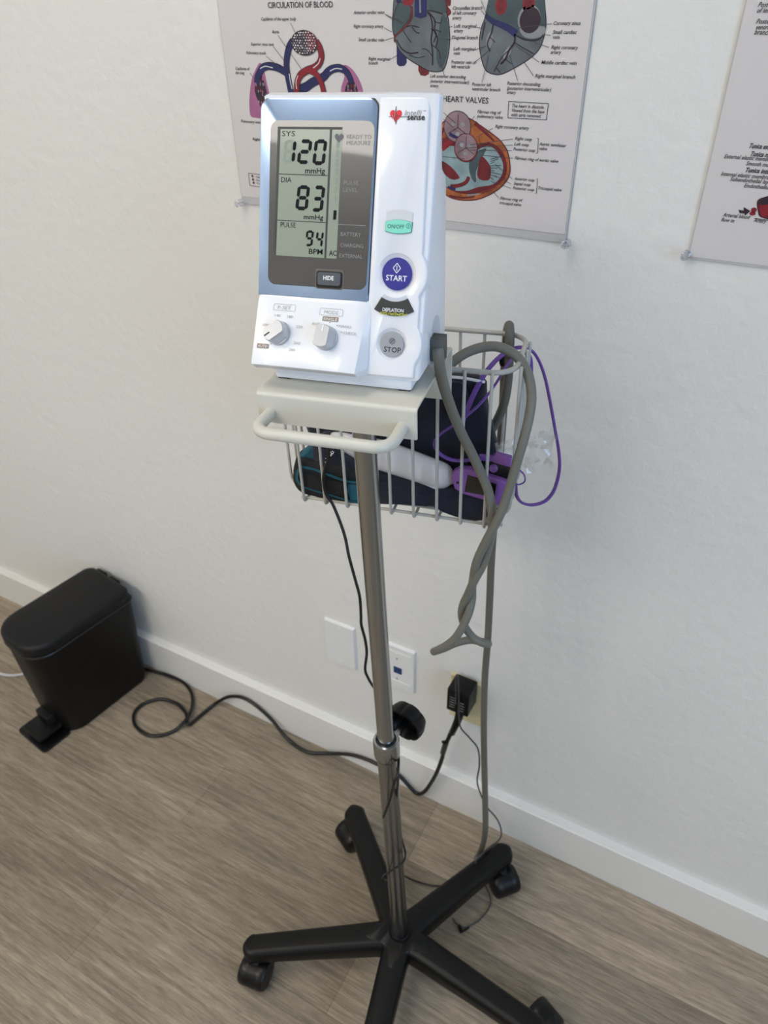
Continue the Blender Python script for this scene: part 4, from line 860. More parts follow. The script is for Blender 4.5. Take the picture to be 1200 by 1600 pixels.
# buttons of the right column
def well(cx, cy, r0, r1, depth, name='button_well'):
    b = NB(); n = 48
    rings = [[FP(cx+r*math.cos(2*math.pi*k/n), cy+r*math.sin(2*math.pi*k/n), l) for k in range(n)] for r, l in ((r0+1.5, -.2), (r0+.9, .35), (r0, .6), (r0-1.2, .15), (r1, -depth+.9))]
    loft(b, rings, cap=False); return obj(name, b, M['well'], mon, MF, smooth=60)
def knob_btn(name, pts, l0, l1, m, parent=None): return faceplate(name, pts, l0, l1, m, parent, .5)
s_b = knob_btn('start_button', circ(115.3, 80, 11.9, 12.1, 40), -2.4, -.1, M['blue_key'])
fl = Flat(FP); cx, cy = [(115.2, 84.3)][0]
d = [(cx, cy+3.6), (cx+3.0, cy), (cx, cy-3.6), (cx-3.0, cy)]
for a, q in zip(d, d[1:]+d[:1]): fl.stroke([a, q], .6, 0, .02)
fl.stroke([(cx, cy-1.8), (cx, cy+1.8)], .6, 0, .02)
(x0, y0), (x1, y1) = [(106.9, 75.2), (123.8, 79.7)]; fl.text('START', x0, y0-.3, 4.3, x1-x0, 0, .02, bold=.012)
fl.build('lettering', M['white_ink'], s_b, MF, out=MF.to_3x3() @ FN)
s_b = knob_btn('stop_button', circ(115.0, 26.8, 9.9, 10.0, 40), -2.4, -.1, M['grey_key'])
fl = Flat(FP); cx, cy = [(115.3, 29.3)][0]
fl.stroke(circ(cx, cy, 2.2, 2.2, 20), .4, 0, .02, closed=True); fl.stroke([(cx-1.3, cy+1), (cx, cy+1), (cx+1.3, cy), (cx, cy-1.3), (cx-1.2, cy)], .4, 0, .02, closed=True); fl.stroke([(cx-1.5, cy-1.6), (cx+1.5, cy+1.6)], .4, 0, .02)
(x0, y0), (x1, y1) = [(108.9, 20.7), (122.9, 25.9)]; fl.text('STOP', x0, y0-.1, 4.3, x1-x0, 0, .02, bold=.012)
fl.build('lettering', M['dark_ink'], s_b, MF, out=MF.to_3x3() @ FN)
# ON/OFF key in its recess
oo = [(104.2, 119.5)]+[(104.2+21*k/8, 119.5-1.9*(2*k/8-1)**2+2.2) for k in range(1, 8)]+[(125.2, 119.7), (125.2, 111.0), (104.2, 111.0)]
top = [(104.3+21*k/8, 124.3+2.0*(1-(2*k/8-1)**2)) for k in range(9)]
faceplate('button_well', top[::-1]+[(104.3, 112), (125.3, 112)], -.1, .35, M['case_shade'])
gk = [(104.2+21*k/8, 117.3+1.7*(1-(2*k/8-1)**2)) for k in range(9)]; gb = [(104.4+20.4*k/8, 110.6-1.6*(1-(2*k/8-1)**2)) for k in range(9)]
faceplate('button_rim', [(x+(114.7-x)*-.03, y+(114-y)*-.05) for x, y in gk[::-1]+gb], .1, .5, M['teal_ink'])
ob = faceplate('power_button', gk[::-1]+gb, .1, 1.5, M['teal_key'], None, .5)
fl = Flat(FP); (x0, y0), (x1, y1) = [(106, 112.8), (119.3, 116.2)]; fl.text('ON/OFF', x0, y0-.1, 3.0, x1-x0, 0, 1.6, bold=.01)
cx, cy = [(122.5, 114.8)][0]; fl.stroke(circ(cx, cy, 1.6, 1.7, 18), .35, 0, 1.6, closed=True); fl.stroke([(cx, cy-.9), (cx, cy+.9)], .4, 0, 1.6)
fl.build('lettering', M['teal_ink'], ob, MF, out=MF.to_3x3() @ FN)
# DEFLATION key
def fan(cx, cy, r0, r1, a0, a1, n=10):
    return [(cx+r1*math.cos(R(a0+(a1-a0)*k/n)), cy+r1*math.sin(R(a0+(a1-a0)*k/n))) for k in range(n+1)]+[(cx+r0*math.cos(R(a1-(a1-a0)*k/n)), cy+r0*math.sin(R(a1-(a1-a0)*k/n))) for k in range(n+1)]
faceplate('button_well', fan(115.0, 80, 17.6, 31.8, 240.5, 301.5), -.1, .3, M['well'])
db = faceplate('deflation_button', fan(115.0, 80, 20.6, 31.6, 239.5, 301.5), 0, 1.2, M['deflate'], None, .4)
fl = Flat(FP); (x0, y0), (x1, y1) = [(106.1, 51.8), (123.3, 55.9)]; fl.text('DEFLATION', x0, y0, 2.6, x1-x0, 0, 1.3, bold=.02)
(x0, y0), (x1, y1) = [(103.6, 49.7), (125.7, 51)]; fl.text('AVG./1st/2nd/3rd', x0, y0-.6, 2.3, x1-x0, 1, 1.3, shear=.2, bold=.02)
fl.build('lettering', [M['white_ink'], M['yellow_ink']], db, MF, out=MF.to_3x3() @ FN)
# logo
fl = Flat(FP); cx, cy = [(106.9, 189.9)][0]
hp = [(cx+4.6*(abs(math.sin(R(t)))**3)*(1 if t < 180 else -1), cy+(13*math.cos(R(t))-5*math.cos(R(2*t))-2*math.cos(R(3*t))-math.cos(R(4*t)))*.30) for t in range(0, 360, 10)]
fl.poly(hp, 1, .3)
(x0, y0), (x1, y1) = [(101.6, 189), (115.4, 189.1)]; w = x1-x0
fl.stroke([(x0, y0), (x0+w*.22, y0), (x0+w*.27, y0+2.2), (x0+w*.32, y0-2.5), (x0+w*.37, y0+7), (x0+w*.41, y0-5.2), (x0+w*.46, y0+1.2), (x0+w*.52, y0), (x0+w*.60, y0+1.2), (x0+w*.64, y0), (x0+w, y0)], .42, 2, .35)
fl.stroke([(x0+w*.2, y0+1), (x0+w*.30, y0-3), (x0+w*.35, y0+5)], .35, 3, .33)
(x0, y0), (x1, y1) = [(113.4, 189.8), (125.6, 193)]; fl.text('Intelli', x0, y0, 3.9, x1-x0, 0, .3, shear=.25)
(x0, y0), (x1, y1) = [(115.6, 186.9), (129, 189.3)]; fl.text('sense', x0, y0, 4.2, x1-x0, 2, .3, bold=.03)
(x0, y0), (x1, y1) = [(127.4, 192.4), (129.4, 193.2)]; fl.text('TM', x0, y0, .9, x1-x0, 2, .3)
fl.build('logo', [M['print_grey'], M['red_ink'], M['dark_ink'], M['white_ink']], mon, MF, out=MF.to_3x3() @ FN)

# knob panel printing; the panel bows out by up to 2 mm
def KL(u, w, l): return KP(u, w, l+2.0*math.sin(math.pi*min(max((u+.8)/91, 0), 1))*min(1, (58-w)/40)+.45)
fl = Flat(KL)
def boxline(a, q, mi, t=.3): 
    (x0, y0), (x1, y1) = a, q
    fl.stroke(rrect(x0, x1, y0, y1, .8, 3), t, mi, 0, closed=True)
p, q = [(14.18, 45.74), (33.25, 52.23)]; boxline(p, (q[0], p[1]+5.2), 0); fl.text('P-SET', p[0]+3.6, p[1]+1.1, 2.9, (q[0]-p[0])-7.2, 0)
p, q = [(54.77, 44.75), (74.14, 50.7)]; boxline(p, (q[0], p[1]+5.4), 0); fl.text('MODE', p[0]+3.8, p[1]+1.1, 3.0, (q[0]-p[0])-7.4, 0)
p, q = [(3.48, 14.07), (13.99, 18.08)]; fl.poly(rrect(p[0], q[0], p[1], p[1]+3.7, .4, 2), 1, 0); fl.text('AUTO', p[0]+.8, p[1]+.7, 2.2, q[0]-p[0]-1.6, 2, .05)
p, q = [(57.86, 40.11), (71.2, 44.4)]; fl.poly(rrect(p[0], q[0], p[1], p[1]+3.7, .4, 2), 1, 0); fl.text('SINGLE', p[0]+.9, p[1]+.7, 2.2, q[0]-p[0]-1.8, 2, .05)
for s, (p, q) in (('140', [(15.91, 40.4), (21.25, 40.79)]), ('180', [(27.43, 40.2), (32.44, 40.56)]), ('220', [(36.13, 32.57), (41.93, 33.01)]), ('260', [(36.19, 19.38), (42, 19.86)]), ('280', [(32.62, 13.63), (38.01, 14.09)]), ('100', [(6.3, 32.12), (11.41, 32.51)]),
                  ('AVG.', [(49.29, 36.14), (57.48, 36.76)]), ('MANU.', [(72.34, 35.85), (83.29, 36.68)]), ('CHECK', [(76.8, 30.85), (87.98, 31.73)])):
    fl.text(s, p[0], p[1], 2.3, q[0]-p[0], 0)
for p in [(64.52, 39.38), (70.94, 37.37), (75.25, 32.36), (16, 17.98), (58.57, 36.84)]: fl.poly(circ(p[0], p[1], .4, .4, 8), 3)
fl.stroke(circ(22.6, 27.6, 9.3, 9.3, 40, -130, 100), .25, 0, 0)
fl.build('panel_lettering', [M['print_lt'], M['brown_ink'], M['white_ink'], M['dark_ink']], mon, MF, out=MF.to_3x3() @ Vector(kN))
def dial(name, label, cx, cy, ang, mark):
    b = NB(); n = 44; r = 9.6
    g = lambda a, bb, l: KL(cx+a, cy+bb, l)
    rings = [[g(rr*math.cos(2*math.pi*k/n), rr*math.sin(2*math.pi*k/n), l) for k in range(n)] for rr, l in ((r+.3, -.6), (r+.3, 1.2), (r, 1.6))]
    loft(b, rings)
    # raised grip bar, rounded ends
    ca, sa = math.cos(R(ang)), math.sin(R(ang))
    def barpts(w, L, l):
        out = []
        for x, y in [(L*math.cos(2*math.pi*k/n), L*math.sin(2*math.pi*k/n)) for k in range(n)]:
            y = max(-w, min(w, y)); out.append(g(x*ca-y*sa, x*sa+y*ca, l))
        return out
    loft(b, [barpts(8.6, 9.5, 1.2), barpts(7.2, 9.35, 4), barpts(5.9, 9.1, 10.5), barpts(5.3, 8.6, 11.6)])
    o = obj(name, b, M['knob'], mon, MF, smooth=35)
    f2 = Flat(lambda u, v, l: g(u*ca-v*sa, u*sa+v*ca, l)); f2.poly([(3.0, -.6), (8.4, -.6), (8.4, .6), (3.0, .6)], 0, 11.75); f2.build('pointer_mark', mark, o, MF, out=MF.to_3x3() @ Vector(kN))
dial('pressure_knob', 'silver dial', 21.4, 27.3, 218, M['dark_ink'])
dial('mode_knob', 'silver dial', 63.2, 26.5, 86, M['white_ink'])
# hose socket on the right flank
b = NB(); prism(b, [(38+15*math.cos(R(a)), 18+15*math.sin(R(a))) for a in range(0, 181, 15)]+[(23, -4), (53, -4)], 138.0, 139.8, 0, 1, 'x'); 
for v in b.verts: v.co.y += 18
obj('hose_socket', b, M['case_shade'], mon, MF)

# ---------------------------------------------------------------- air hoses
h1 = thing('cuff_hose', 'thick grey hose from monitor side, twisted and hanging in front of the basket', 'air hose', [(-0.1983, -0.2418, 0.9308)][0])
HA = [(-0.2333, -0.3175, 1.1501), (-0.2323, -0.3165, 1.1386), (-0.2349, -0.3045, 1.119), (-0.2371, -0.2886, 1.0961), (-0.2372, -0.2703, 1.0673), (-0.2328, -0.2561, 1.0385), (-0.2246, -0.2483, 1.0154), (-0.2156, -0.2434, 0.9925), (-0.2075, -0.2407, 0.9722), (-0.2022, -0.2396, 0.9513), (-0.2004, -0.2382, 0.9344), (-0.2009, -0.2362, 0.9158), (-0.2034, -0.2368, 0.8923), (-0.2064, -0.2415, 0.8708), (-0.2129, -0.2459, 0.8499), (-0.2199, -0.2443, 0.8243), (-0.2261, -0.2414, 0.8032), (-0.2276, -0.2397, 0.7855), (-0.2233, -0.2388, 0.7675), (-0.2141, -0.2369, 0.7528), (-0.204, -0.2338, 0.7448), (-0.1982, -0.2285, 0.7394), (-0.1974, -0.2212, 0.7331), (-0.2028, -0.2152, 0.7271), (-0.2118, -0.216, 0.7258), (-0.2227, -0.2213, 0.7277), (-0.2373, -0.2295, 0.7225), (-0.249, -0.238, 0.7155), (-0.2549, -0.2484, 0.7178), (-0.2543, -0.2575, 0.7255), (-0.2464, -0.262, 0.737), (-0.2362, -0.2609, 0.7487), (-0.2265, -0.2579, 0.7637), (-0.2198, -0.2524, 0.7822), (-0.2164, -0.2456, 0.7996), (-0.217, -0.2375, 0.814), (-0.2181, -0.2367, 0.8339), (-0.2115, -0.2476, 0.8771), (-0.2041, -0.2481, 0.9054), (-0.1957, -0.2484, 0.931), (-0.1902, -0.2463, 0.949), (-0.1858, -0.2413, 0.9738), (-0.1814, -0.2363, 1.0082), (-0.1789, -0.2297, 1.0325), (-0.1786, -0.2204, 1.0548), (-0.1812, -0.2118, 1.0722), (-0.1887, -0.2031, 1.0871), (-0.1984, -0.199, 1.098), (-0.2108, -0.1974, 1.1056), (-0.2244, -0.2003, 1.1096), (-0.2383, -0.2052, 1.1079), (-0.2502, -0.2127, 1.1032), (-0.2585, -0.2195, 1.097), (-0.2641, -0.2248, 1.0899), (-0.2683, -0.2267, 1.0789)]
b = NB(); tube(b, smooth_path(HA, False, 5), .0049, 14); obj('hose', b, M['hose'], h1, smooth=60)
b = NB(); q = [(145, 36.2, 22.3), (147, 30.8, 5.8)]
box(b, 139.3, 150.5, 36, 51, 1, 21, 2, 2); obj('plug', b, M['hose_plug'], h1, MF)
b = NB()
for k in range(3): box(b, 139.5, 151.2, 38.5+k*4.2, 40+k*4.2, .4, 21.6, .4, 1)
obj('grip_rib', b, M['hose_dark'], h1, MF)
h2 = [(-0.2196, -0.0996, 0.012), (-0.2179, -0.0779, 0.014), (-0.1923, -0.155, 0.2135), (-0.2001, -0.15, 0.2963), (-0.2114, -0.145, 0.4044), (-0.2197, -0.14, 0.4885), (-0.2256, -0.135, 0.5672), (-0.2284, -0.13, 0.6413), (-0.2325, -0.125, 0.7093), (-0.2379, -0.118, 0.7815), (-0.2397, -0.116, 0.8527), (-0.2404, -0.115, 0.9098), (-0.2404, -0.115, 0.9549), (-0.2411, -0.116, 1.0058), (-0.2425, -0.118, 1.0536), (-0.2422, -0.121, 1.0845), (-0.237, -0.1344, 1.1031), (-0.2329, -0.1428, 1.1081), (-0.2291, -0.1492, 1.0973), (-0.2271, -0.1518, 1.0776), (-0.2257, -0.1535, 1.0495), (-0.2265, -0.1578, 1.027), (-0.2327, -0.1581, 1.0053), (-0.2404, -0.1617, 0.9866), (-0.248, -0.1633, 0.9714), (-0.2559, -0.1649, 0.9582)]
b = NB(); tube(b, smooth_path(h2, False, 5), .0050, 14); o = obj('spare_hose', b, M['hose_dark'], None, smooth=60)
tagit(o, 'straight grey hose hooked over the back rail and hanging down to the floor', 'air hose')
b = NB(); tube(b, [Vector(p) for p in [(-0.234, -0.1522, 1.0814), (-0.2338, -0.1522, 1.075), (-0.2327, -0.1529, 1.0697)]], [.003, .0042, .0035], 10); obj('hose_clip', b, M['black'], o)

# ---------------------------------------------------------------- things in the basket
def slabshape(bm, poly, y0, y1, bev, wob=0, mi=0):
    sm = [tuple(p)[:2] for p in smooth_path([(x, z, 0) for x, z in poly], True, 3)]
    n = len(sm); cx = sum(p[0] for p in sm)/n; cz = sum(p[1] for p in sm)/n
    rings = []
    for t in (0, .12, .35, .65, .88, 1):
        y = y0+(y1-y0)*t; ins = bev*(1-math.sqrt(max(0, 1-(2*t-1)**2)))
        r = []
        for x, z in sm:
            d = math.hypot(cx-x, cz-z); k = max(0, 1-ins/max(d, 1e-6)); r.append((cx+(x-cx)*k+wob*noise.noise(Vector((x*.05, t*3, z*.05))), y+wob*noise.noise(Vector((x*.04, 7, z*.04))), cz+(z-cz)*k))
        rings.append(r)
    # close caps with an inner fan so they stay rounded
    def inner(r, y): return [(cx+(p[0]-cx)*.5, p[1]+(y-p[1])*.2, cz+(p[2]-cz)*.5) for p in r]
    loft(bm, [inner(rings[0], y0-2*0)]+rings+[inner(rings[-1], y1)], mi=mi)
cf = thing('pressure_cuff', 'dark navy blood pressure cuff folded upright in the wire basket', 'pressure cuff', tuple(MF @ Vector((90, 165, -215))))
b = NB(); slabshape(b, [(-40.6, -104.3), (58.8, -82.9), (128.1, -71.3), (163.4, -71.9), (167, -92.4), (172.8, -116.3), (182.7, -147.6), (186.4, -175.4), (178.3, -210.6), (130.7, -221.2), (54.1, -214), (-1, -203.8), (-26.8, -176.8), (-40.7, -148)], 156, 182, 9, 2.0); obj('sleeve', b, M['navy'], cf, MF, smooth=60)
b = NB(); slabshape(b, [(45.5, -183), (72.2, -185.6), (108.8, -189.9), (151.6, -189.6), (180.9, -189.8), (185.4, -209.2), (178.9, -219.9), (165.5, -222.3), (148.9, -219.2), (130.7, -215.4), (108.7, -212.2), (69.1, -214.6), (47, -213.9)], 121, 148, 7, 1.2); obj('folded_end', b, M['navy'], cf, MF, smooth=60)
b = NB(); slabshape(b, [(130.6, -73.1), (149.2, -73.9), (152, -99.7), (146.3, -111.5), (131.3, -111.1)], 147, 152, 2, .5); obj('fabric_patch', b, M['teal_dark'] if 'teal_dark' in M else M['navy'], cf, MF, smooth=60)
b = NB(); tube(b, [Vector(p) for p in smooth_path([(134.2, 150, -65.4), (146.3, 152, -66.4), (167, 154, -69.4)], False, 4)], 1.6, 8); obj('edge_binding', b, M['trim'], cf, MF)

cs = thing('zip_case', 'black and teal padded case with navy flap at the left end of the basket', 'case', tuple(MF @ Vector((0, 140, -215))))
b = NB(); slabshape(b, [(-44.6, -192.5), (-40.1, -174.6), (-33, -166.8), (-14.6, -167.5), (15.7, -169.7), (39.4, -172.8), (43.2, -185.7), (42.4, -215.3), (34.9, -224.6), (11.6, -224.1), (-19.7, -220.4), (-37, -216.9), (-44.6, -206.6)], 118, 150, 6, .6); obj('body', b, M['softblack'], cs, MF, smooth=60)
fl = Flat(lambda u, v, l: (u, 117.3-l, v))
def pp(pts, w, mi): fl.stroke(pts, w, mi, .8, smooth=4)
pp([(-27.7, -176.3), (-14, -177.6), (2.5, -181.9), (23.4, -187.1), (42.9, -187.4)], 3.4, 0); pp([(-29.9, -203.4), (-16.8, -206.6), (0.2, -209.1), (25.4, -213.7), (38.4, -214.1)], 2.2, 0); pp([(-32.9, -180.5), (-35.9, -193.9), (-32.1, -202)], 3.2, 0)
fl.poly([(26.1, -191), (38.3, -189.9), (38.5, -212.3), (27.8, -212.4), (24.7, -201.5)], 0, .6)
fl.poly([(-25.4, -183.6), (21.6, -190.8), (20.3, -209.2), (-26.1, -204.5)], 1, .7)
fl.build('piping', [M['teal'], M['softblack']], cs, MF, out=MF.to_3x3() @ Vector((0, -1, 0)))
b = NB(); slabshape(b, [(-35.8, -173.1), (-32.7, -165.9), (-19.1, -154), (-7.8, -147.5), (-10.2, -174.4), (-25.8, -175)], 124, 146, 4, .3); obj('flap', b, M['teal'], cs, MF, smooth=60)
b = NB(); slabshape(b, [(-17.2, -150.9), (-6.6, -143), (7.4, -145.9), (14.7, -158), (33.7, -165.1), (40.8, -170.7), (40.2, -182.5), (13.2, -179), (-15.6, -174)], 122, 150, 4, .6); obj('flap', b, M['navy'], cs, MF, smooth=60)
fl = Flat(lambda u, v, l: (u, 119.5-l, v))
for pts in ([(7.2, -153.3), (9.1, -157.1)], [(10.8, -154.4), (6, -158.4)], [(8.8, -152.3), (11.6, -153.5)], [(5.2, -159.3), (8.3, -158.1)], [(-0.8, -167.6), (0.6, -168.3)], [(0.4, -162.5), (1.1, -163.2)]): fl.stroke(pts, .9, 0, 0)
fl.build('printed_mark', M['white_ink'], cs, MF, out=MF.to_3x3() @ Vector((0, -1, 0)))

th = thing('probe_handle', 'smooth white handheld thermometer lying across the basket behind the pole', 'thermometer', tuple(MF @ Vector((90, 135, -190))))
b = NB(); q = smooth_path([(4.1, 137, -146.1), (19.3, 136, -149.2), (41.3, 136, -155.9), (66.9, 136, -161.3), (92.3, 136, -167.4), (112.5, 136, -172.6), (125.4, 136, -175.6)], False, 5); nq = len(q)
def rad(t): return (7.5+11.5*min(1, t/.45)) if t < .45 else (19-2.2*(t-.45)/.55)
tube(b, q, [rad(i/(nq-1)) for i in range(nq)], 22, up=(0, 1, 0), flat=.62)
ec = q[-1]; dr = (q[-1]-q[-2]).normalized(); tube(b, [ec+dr*(k*3.0) for k in range(6)], [16.8*math.sqrt(max(.02, 1-(k/5.6)**2)) for k in range(6)], 22, up=(0, 1, 0), flat=.62)
obj('body', b, M['white'], th, MF, smooth=60)
b = NB(); tube(b, [p+Vector((0, -6, -15.5*min(1, .55+i/nq*.6))) for i, p in enumerate(q[8:])], 1.2, 6); obj('seam', b, M['well'], th, MF)

ox = thing('pulse_oximeter', 'purple fingertip oximeter with dark screen at the right end of the basket', 'pulse oximeter', tuple(MF @ Vector((175, 128, -190))))
oy = 122
b = NB(); prism(b, [(141.9, -169.2), (143.8, -160.8), (150.6, -155.8), (162.1, -154.9), (180.6, -160.8), (201.6, -165.4), (200.5, -179.3), (194.6, -195.1), (178, -191.2), (154.2, -186.9), (145.7, -181.7)], oy, oy+9, 1.6, 3); obj('front_shell', b, M['purple'], ox, MF)
b = NB(); prism(b, [(159.6, -161.6), (190.4, -168), (189.3, -185.2), (156.9, -183.2)], oy-.8, oy+1, .3, 1); obj('screen', b, M['screen'], ox, MF)
b = NB(); prism(b, [(156.1, -157.4), (176.4, -151.2), (202.2, -155.2), (201.9, -181.8), (178, -184.9), (156.7, -172.6)], oy+8, oy+25, 2, 2); obj('back_shell', b, M['blackgloss'], ox, MF)
b = NB(); (x0, z0), = [(185, -154.6)]; lathe(b, [(0, 0), (4.6, 0), (4.4, 1.5), (3, 2.4), (0, 2.6)], (x0, oy+8, z0), (0, -1, .3), 20); obj('button', b, M['purple'], ox, MF)
b = NB(); (x0, z0), = [(149, -173)]; lathe(b, [(0, 0), (1.6, 0), (1.4, .8), (0, .9)], (x0, oy, z0), (0, -1, 0), 14); obj('lanyard_hole', b, M['screen'], ox, MF)
b = NB(); prism(b, [(181.8, -139.2), (187.4, -133), (203.2, -135.3), (204, -146.7), (198, -146), (184.7, -143.4)], 123, 130, 1.2, 2); prism(b, [(169.8, -137.8), (183, -137.5), (183.4, -143.6), (172.7, -143.6)], 124, 129, 1.0, 2); obj('lanyard_clip', b, M['purple'], ox, MF)

ly = thing('lanyard', 'purple lanyard cord looped over the basket rail beside the wall', 'lanyard', [(-0.1679, -0.1375, 0.9777)][0])
b = NB(); tube(b, smooth_path([(-0.2177, -0.2234, 0.9961), (-0.2257, -0.2301, 0.9984), (-0.2365, -0.2344, 0.9957), (-0.2497, -0.2371, 0.9943), (-0.2611, -0.2395, 0.9982), (-0.2682, -0.2404, 1.0061), (-0.2686, -0.24, 1.0142), (-0.2627, -0.2378, 1.0228), (-0.2536, -0.2349, 1.0311), (-0.2435, -0.2318, 1.0409), (-0.2323, -0.2223, 1.0527), (-0.2268, -0.2089, 1.0613), (-0.2238, -0.192, 1.0694), (-0.2224, -0.1743, 1.0777), (-0.221, -0.1587, 1.0815), (-0.2176, -0.1478, 1.0842), (-0.2139, -0.1378, 1.0811), (-0.2107, -0.1321, 1.0715), (-0.2094, -0.1298, 1.0577), (-0.2086, -0.1296, 1.0428)], False, 5), .0028, 8, flat=.5); obj('cord', b, M['purple_cord'], ly)
b = NB(); tube(b, smooth_path([(-0.2445, -0.2289, 1.0356), (-0.2431, -0.2205, 1.0464), (-0.241, -0.2078, 1.0612), (-0.2377, -0.1928, 1.0745), (-0.2342, -0.1768, 1.0819), (-0.2304, -0.1606, 1.0854), (-0.225, -0.1473, 1.0869), (-0.2186, -0.1357, 1.0851), (-0.2105, -0.1269, 1.0789), (-0.2029, -0.1223, 1.0663), (-0.1949, -0.1206, 1.0479), (-0.1864, -0.1189, 1.0199), (-0.178, -0.1172, 0.9891), (-0.1705, -0.1156, 0.9611), (-0.1667, -0.1158, 0.9381), (-0.1675, -0.1191, 0.9157), (-0.1707, -0.1238, 0.9039), (-0.1768, -0.1312, 0.8974), (-0.1873, -0.1415, 0.8968), (-0.1957, -0.1535, 0.9052), (-0.1994, -0.1645, 0.9207), (-0.1963, -0.1842, 0.9492)], False, 5), .0030, 8, flat=.55); obj('cord', b, M['purple_cord'], ly)
b = NB(); tube(b, smooth_path([(-0.1903, -0.1932, 0.9736), (-0.1866, -0.1873, 0.9656), (-0.186, -0.1842, 0.9556), (-0.191, -0.1852, 0.9506), (-0.1942, -0.1889, 0.9526)], False, 4), .0009, 6); obj('thin_loop', b, M['purple_cord'], ly)

def crumple(name, label, quad, n, amp, seed, parent=None):
    b = NB(); A, B, C_, D = [Vector(p) for p in quad]; g = []
    nn = ((B-A).cross(D-A)).normalized()
    for i in range(n+1):
        row = []
        for j in range(n+1):
            s, t = i/n, j/n; p = A*(1-s)*(1-t)+B*s*(1-t)+C_*s*t+D*(1-s)*t
            q = p*55+Vector((seed, 0, 0)); d = abs(noise.noise(q))*1.6-.4+.5*abs(noise.noise(q*2.3))
            row.append(b.verts.new(p+nn*amp*d+Vector((noise.noise(q*.9), noise.noise(q*.8+Vector((5, 0, 0))), noise.noise(q*.7)))*amp*.7))
        g.append(row)
    for i in range(n):
        for j in range(n): b.faces.new((g[i][j], g[i+1][j], g[i+1][j+1], g[i][j+1]))
    o = obj(name, b, M['bag'], parent, smooth=25)
    if label: tagit(o, label, 'plastic bag')
    return o
crumple('plastic_bag', 'crumpled clear plastic bag poking out of the basket side beside the wall', [(-0.2226, -0.1897, 0.997), (-0.1734, -0.1336, 1.0001), (-0.1691, -0.1327, 0.9513), (-0.2071, -0.1865, 0.954)], 16, .006, 3)
crumple('plastic_bag', 'crumpled clear plastic bag under the navy cuff on the basket floor', [(-0.2602, -0.2362, 0.9233), (-0.1941, -0.2226, 0.9211), (-0.2133, -0.1571, 0.8972), (-0.2888, -0.1727, 0.8958)], 18, .006, 11)

# black lead from the case down the pole
t = thing('thin_black_lead', 'thin black lead dropping from the basket and winding round the steel pole', 'cable', tuple(pole_at(.5)))
cable('lead', [(-0.3804, -0.2743, 1.0009), (-0.3786, -0.2745, 0.9911), (-0.379, -0.2751, 0.98), (-0.3824, -0.2768, 0.9694), (-0.3852, -0.2779, 0.9567), (-0.3851, -0.2784, 0.9442), (-0.3825, -0.2778, 0.9317), (-0.3758, -0.2775, 0.9222), (-0.3652, -0.2804, 0.9017), (-0.3579, -0.283, 0.8831), (-0.3517, -0.2878, 0.8644), (-0.3421, -0.292, 0.8354), (-0.3354, -0.2947, 0.8133), (-0.3338, -0.2964, 0.7854), (-0.334, -0.2964, 0.7694), (-0.3288, -0.2974, 0.7465), (-0.3277, -0.2971, 0.7231), (-0.3296, -0.2996, 0.6954), (-0.3255, -0.2987, 0.6787), (-0.3192, -0.2974, 0.6649), (-0.3078, -0.2951, 0.6425), (-0.2923, -0.3, 0.6119), (-0.2818, -0.306, 0.5853), (-0.271, -0.322, 0.5819), (-0.2626, -0.338, 0.5873), (-0.2601, -0.3455, 0.581), (-0.2619, -0.352, 0.5691), (-0.2666, -0.3535, 0.5366), (-0.2737, -0.352, 0.5041), (-0.2836, -0.345, 0.4649)], .0018, M['cable'], None, t, 8)
cable('lead', [(-0.2605, -0.3445, 0.593), (-0.2612, -0.342, 0.5591), (-0.2681, -0.333, 0.516), (-0.2754, -0.318, 0.4559), (-0.2763, -0.313, 0.4107), (-0.2717, -0.312, 0.3668), (-0.2632, -0.318, 0.3515), (-0.2566, -0.332, 0.3584), (-0.2587, -0.345, 0.3601), (-0.2692, -0.3495, 0.344), (-0.2852, -0.343, 0.3056), (-0.2965, -0.33, 0.2636), (-0.3025, -0.312, 0.2191), (-0.3029, -0.29, 0.1891), (-0.3233, -0.2143, 0.05), (-0.3101, -0.1948, 0.012), (-0.2932, -0.1875, 0.003), (-0.2738, -0.1826, 0.003), (-0.2563, -0.174, 0.003)], .0016, M['cable'], None, t, 6)

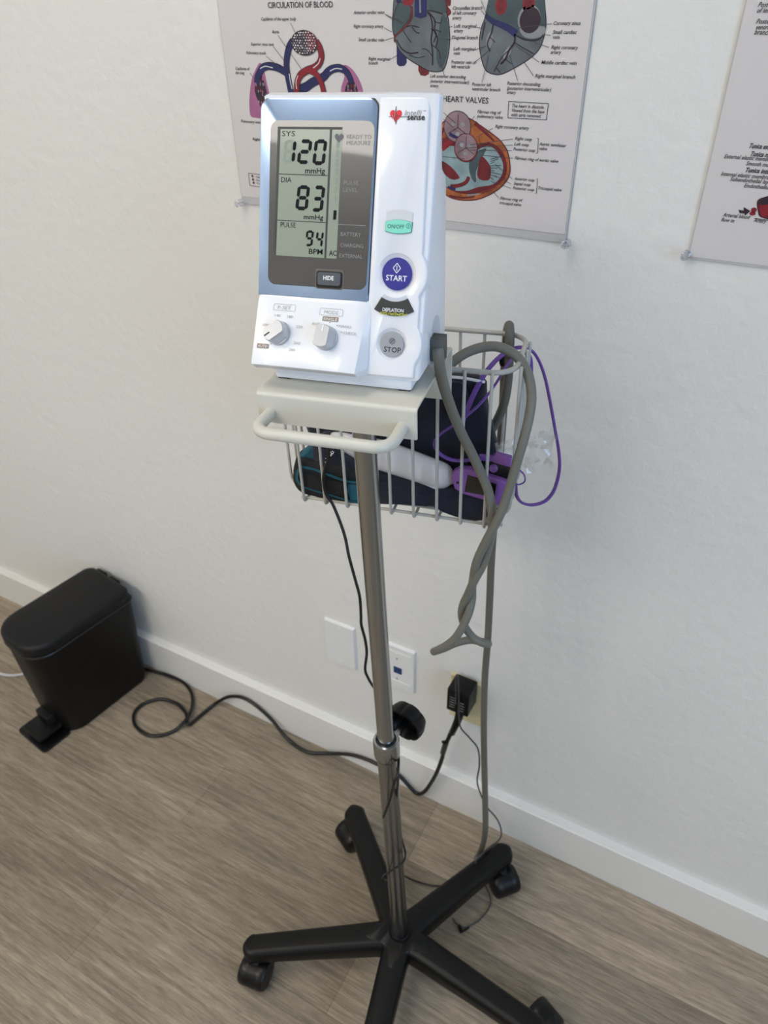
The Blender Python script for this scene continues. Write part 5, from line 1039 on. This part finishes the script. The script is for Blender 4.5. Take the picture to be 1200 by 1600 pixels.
# ---------------------------------------------------------------- pedal bin
bn = thing('pedal_bin', 'slim black pedal bin standing against the skirting board', 'pedal bin', (-1.2, -.155, 0))
bo = Vector((-1.150, -.2790, 0)); bl = Vector((.135, .991, 0)).normalized(); bw = Vector((-bl.y, bl.x, 0))
BF = Matrix(((bw.x, bl.x, 0, bo.x), (bw.y, bl.y, 0, bo.y), (0, 0, 1, 0), (0, 0, 0, 1)))    # x = across (to the left), y = toward the wall
def ringb(x0, x1, y0, y1, rf, rb, z):
    out = []
    for cx, cy, r, a in ((x1-rb, y1-rb, rb, 0), (x0+rb, y1-rb, rb, 90), (x0+rf, y0+rf, rf, 180), (x1-rf, y0+rf, rf, 270)):
        for k in range(9): t_ = R(a+90*k/8); out.append((cx+r*math.cos(t_), cy+r*math.sin(t_), z))
    return out
b = NB(); loft(b, [ringb(.012, .136, .012, .232, .045, .02, .0), ringb(.008, .140, .008, .236, .046, .02, .012), ringb(.004, .145, .002, .245, .05, .022, .150), ringb(.001, .149, -.002, .252, .052, .022, .262)]); obj('body', b, M['bin'], bn, BF, smooth=50)
b = NB(); loft(b, [ringb(-.001, .151, -.004, .254, .053, .023, .258), ringb(-.0025, .1525, -.0055, .2555, .054, .024, .2605), ringb(-.001, .151, -.004, .254, .053, .023, .263)]); obj('rim', b, M['bin_rim'], bn, BF)
b = NB(); loft(b, [ringb(.000, .150, -.003, .246, .053, .023, .264), ringb(-.002, .152, -.005, .250, .054, .024, .266), ringb(-.002, .152, -.005, .250, .054, .024, .284), ringb(.001, .149, -.002, .247, .052, .022, .290), ringb(.008, .142, .006, .240, .046, .018, .2925)]); obj('lid', b, M['bin_lid'], bn, BF, smooth=50)
b = NB(); box(b, .048, .082, .246, .256, .262, .287, .003, 2); box(b, .096, .130, .246, .256, .262, .287, .003, 2); obj('hinge', b, M['bin'], bn, BF)
b = NB(); lathe(b, [(0, 0), (.0035, 0), (.003, .002), (0, .0025)], (-.0025, .222, .275), (-1, 0, 0), 14); obj('hinge_pin', b, M['bin_rim'], bn, BF)
pd = NB(); prism(pd, rrect(.020, .128, -.052, .02, .010, 4), .0, .006, .001, 1, 'z'); obj('pedal_guard', pd, M['blackgloss'], bn, BF)
pd = NB()
prism(pd, rrect(.034, .106, -.046, .02, .012, 4), .020, .030, .003, 2, 'z'); obj('pedal', pd, M['black'], bn, BF)
pd = NB(); box(pd, .045, .095, -.01, .03, .004, .06, .004, 2); obj('pedal_housing', pd, M['black'], bn, BF)
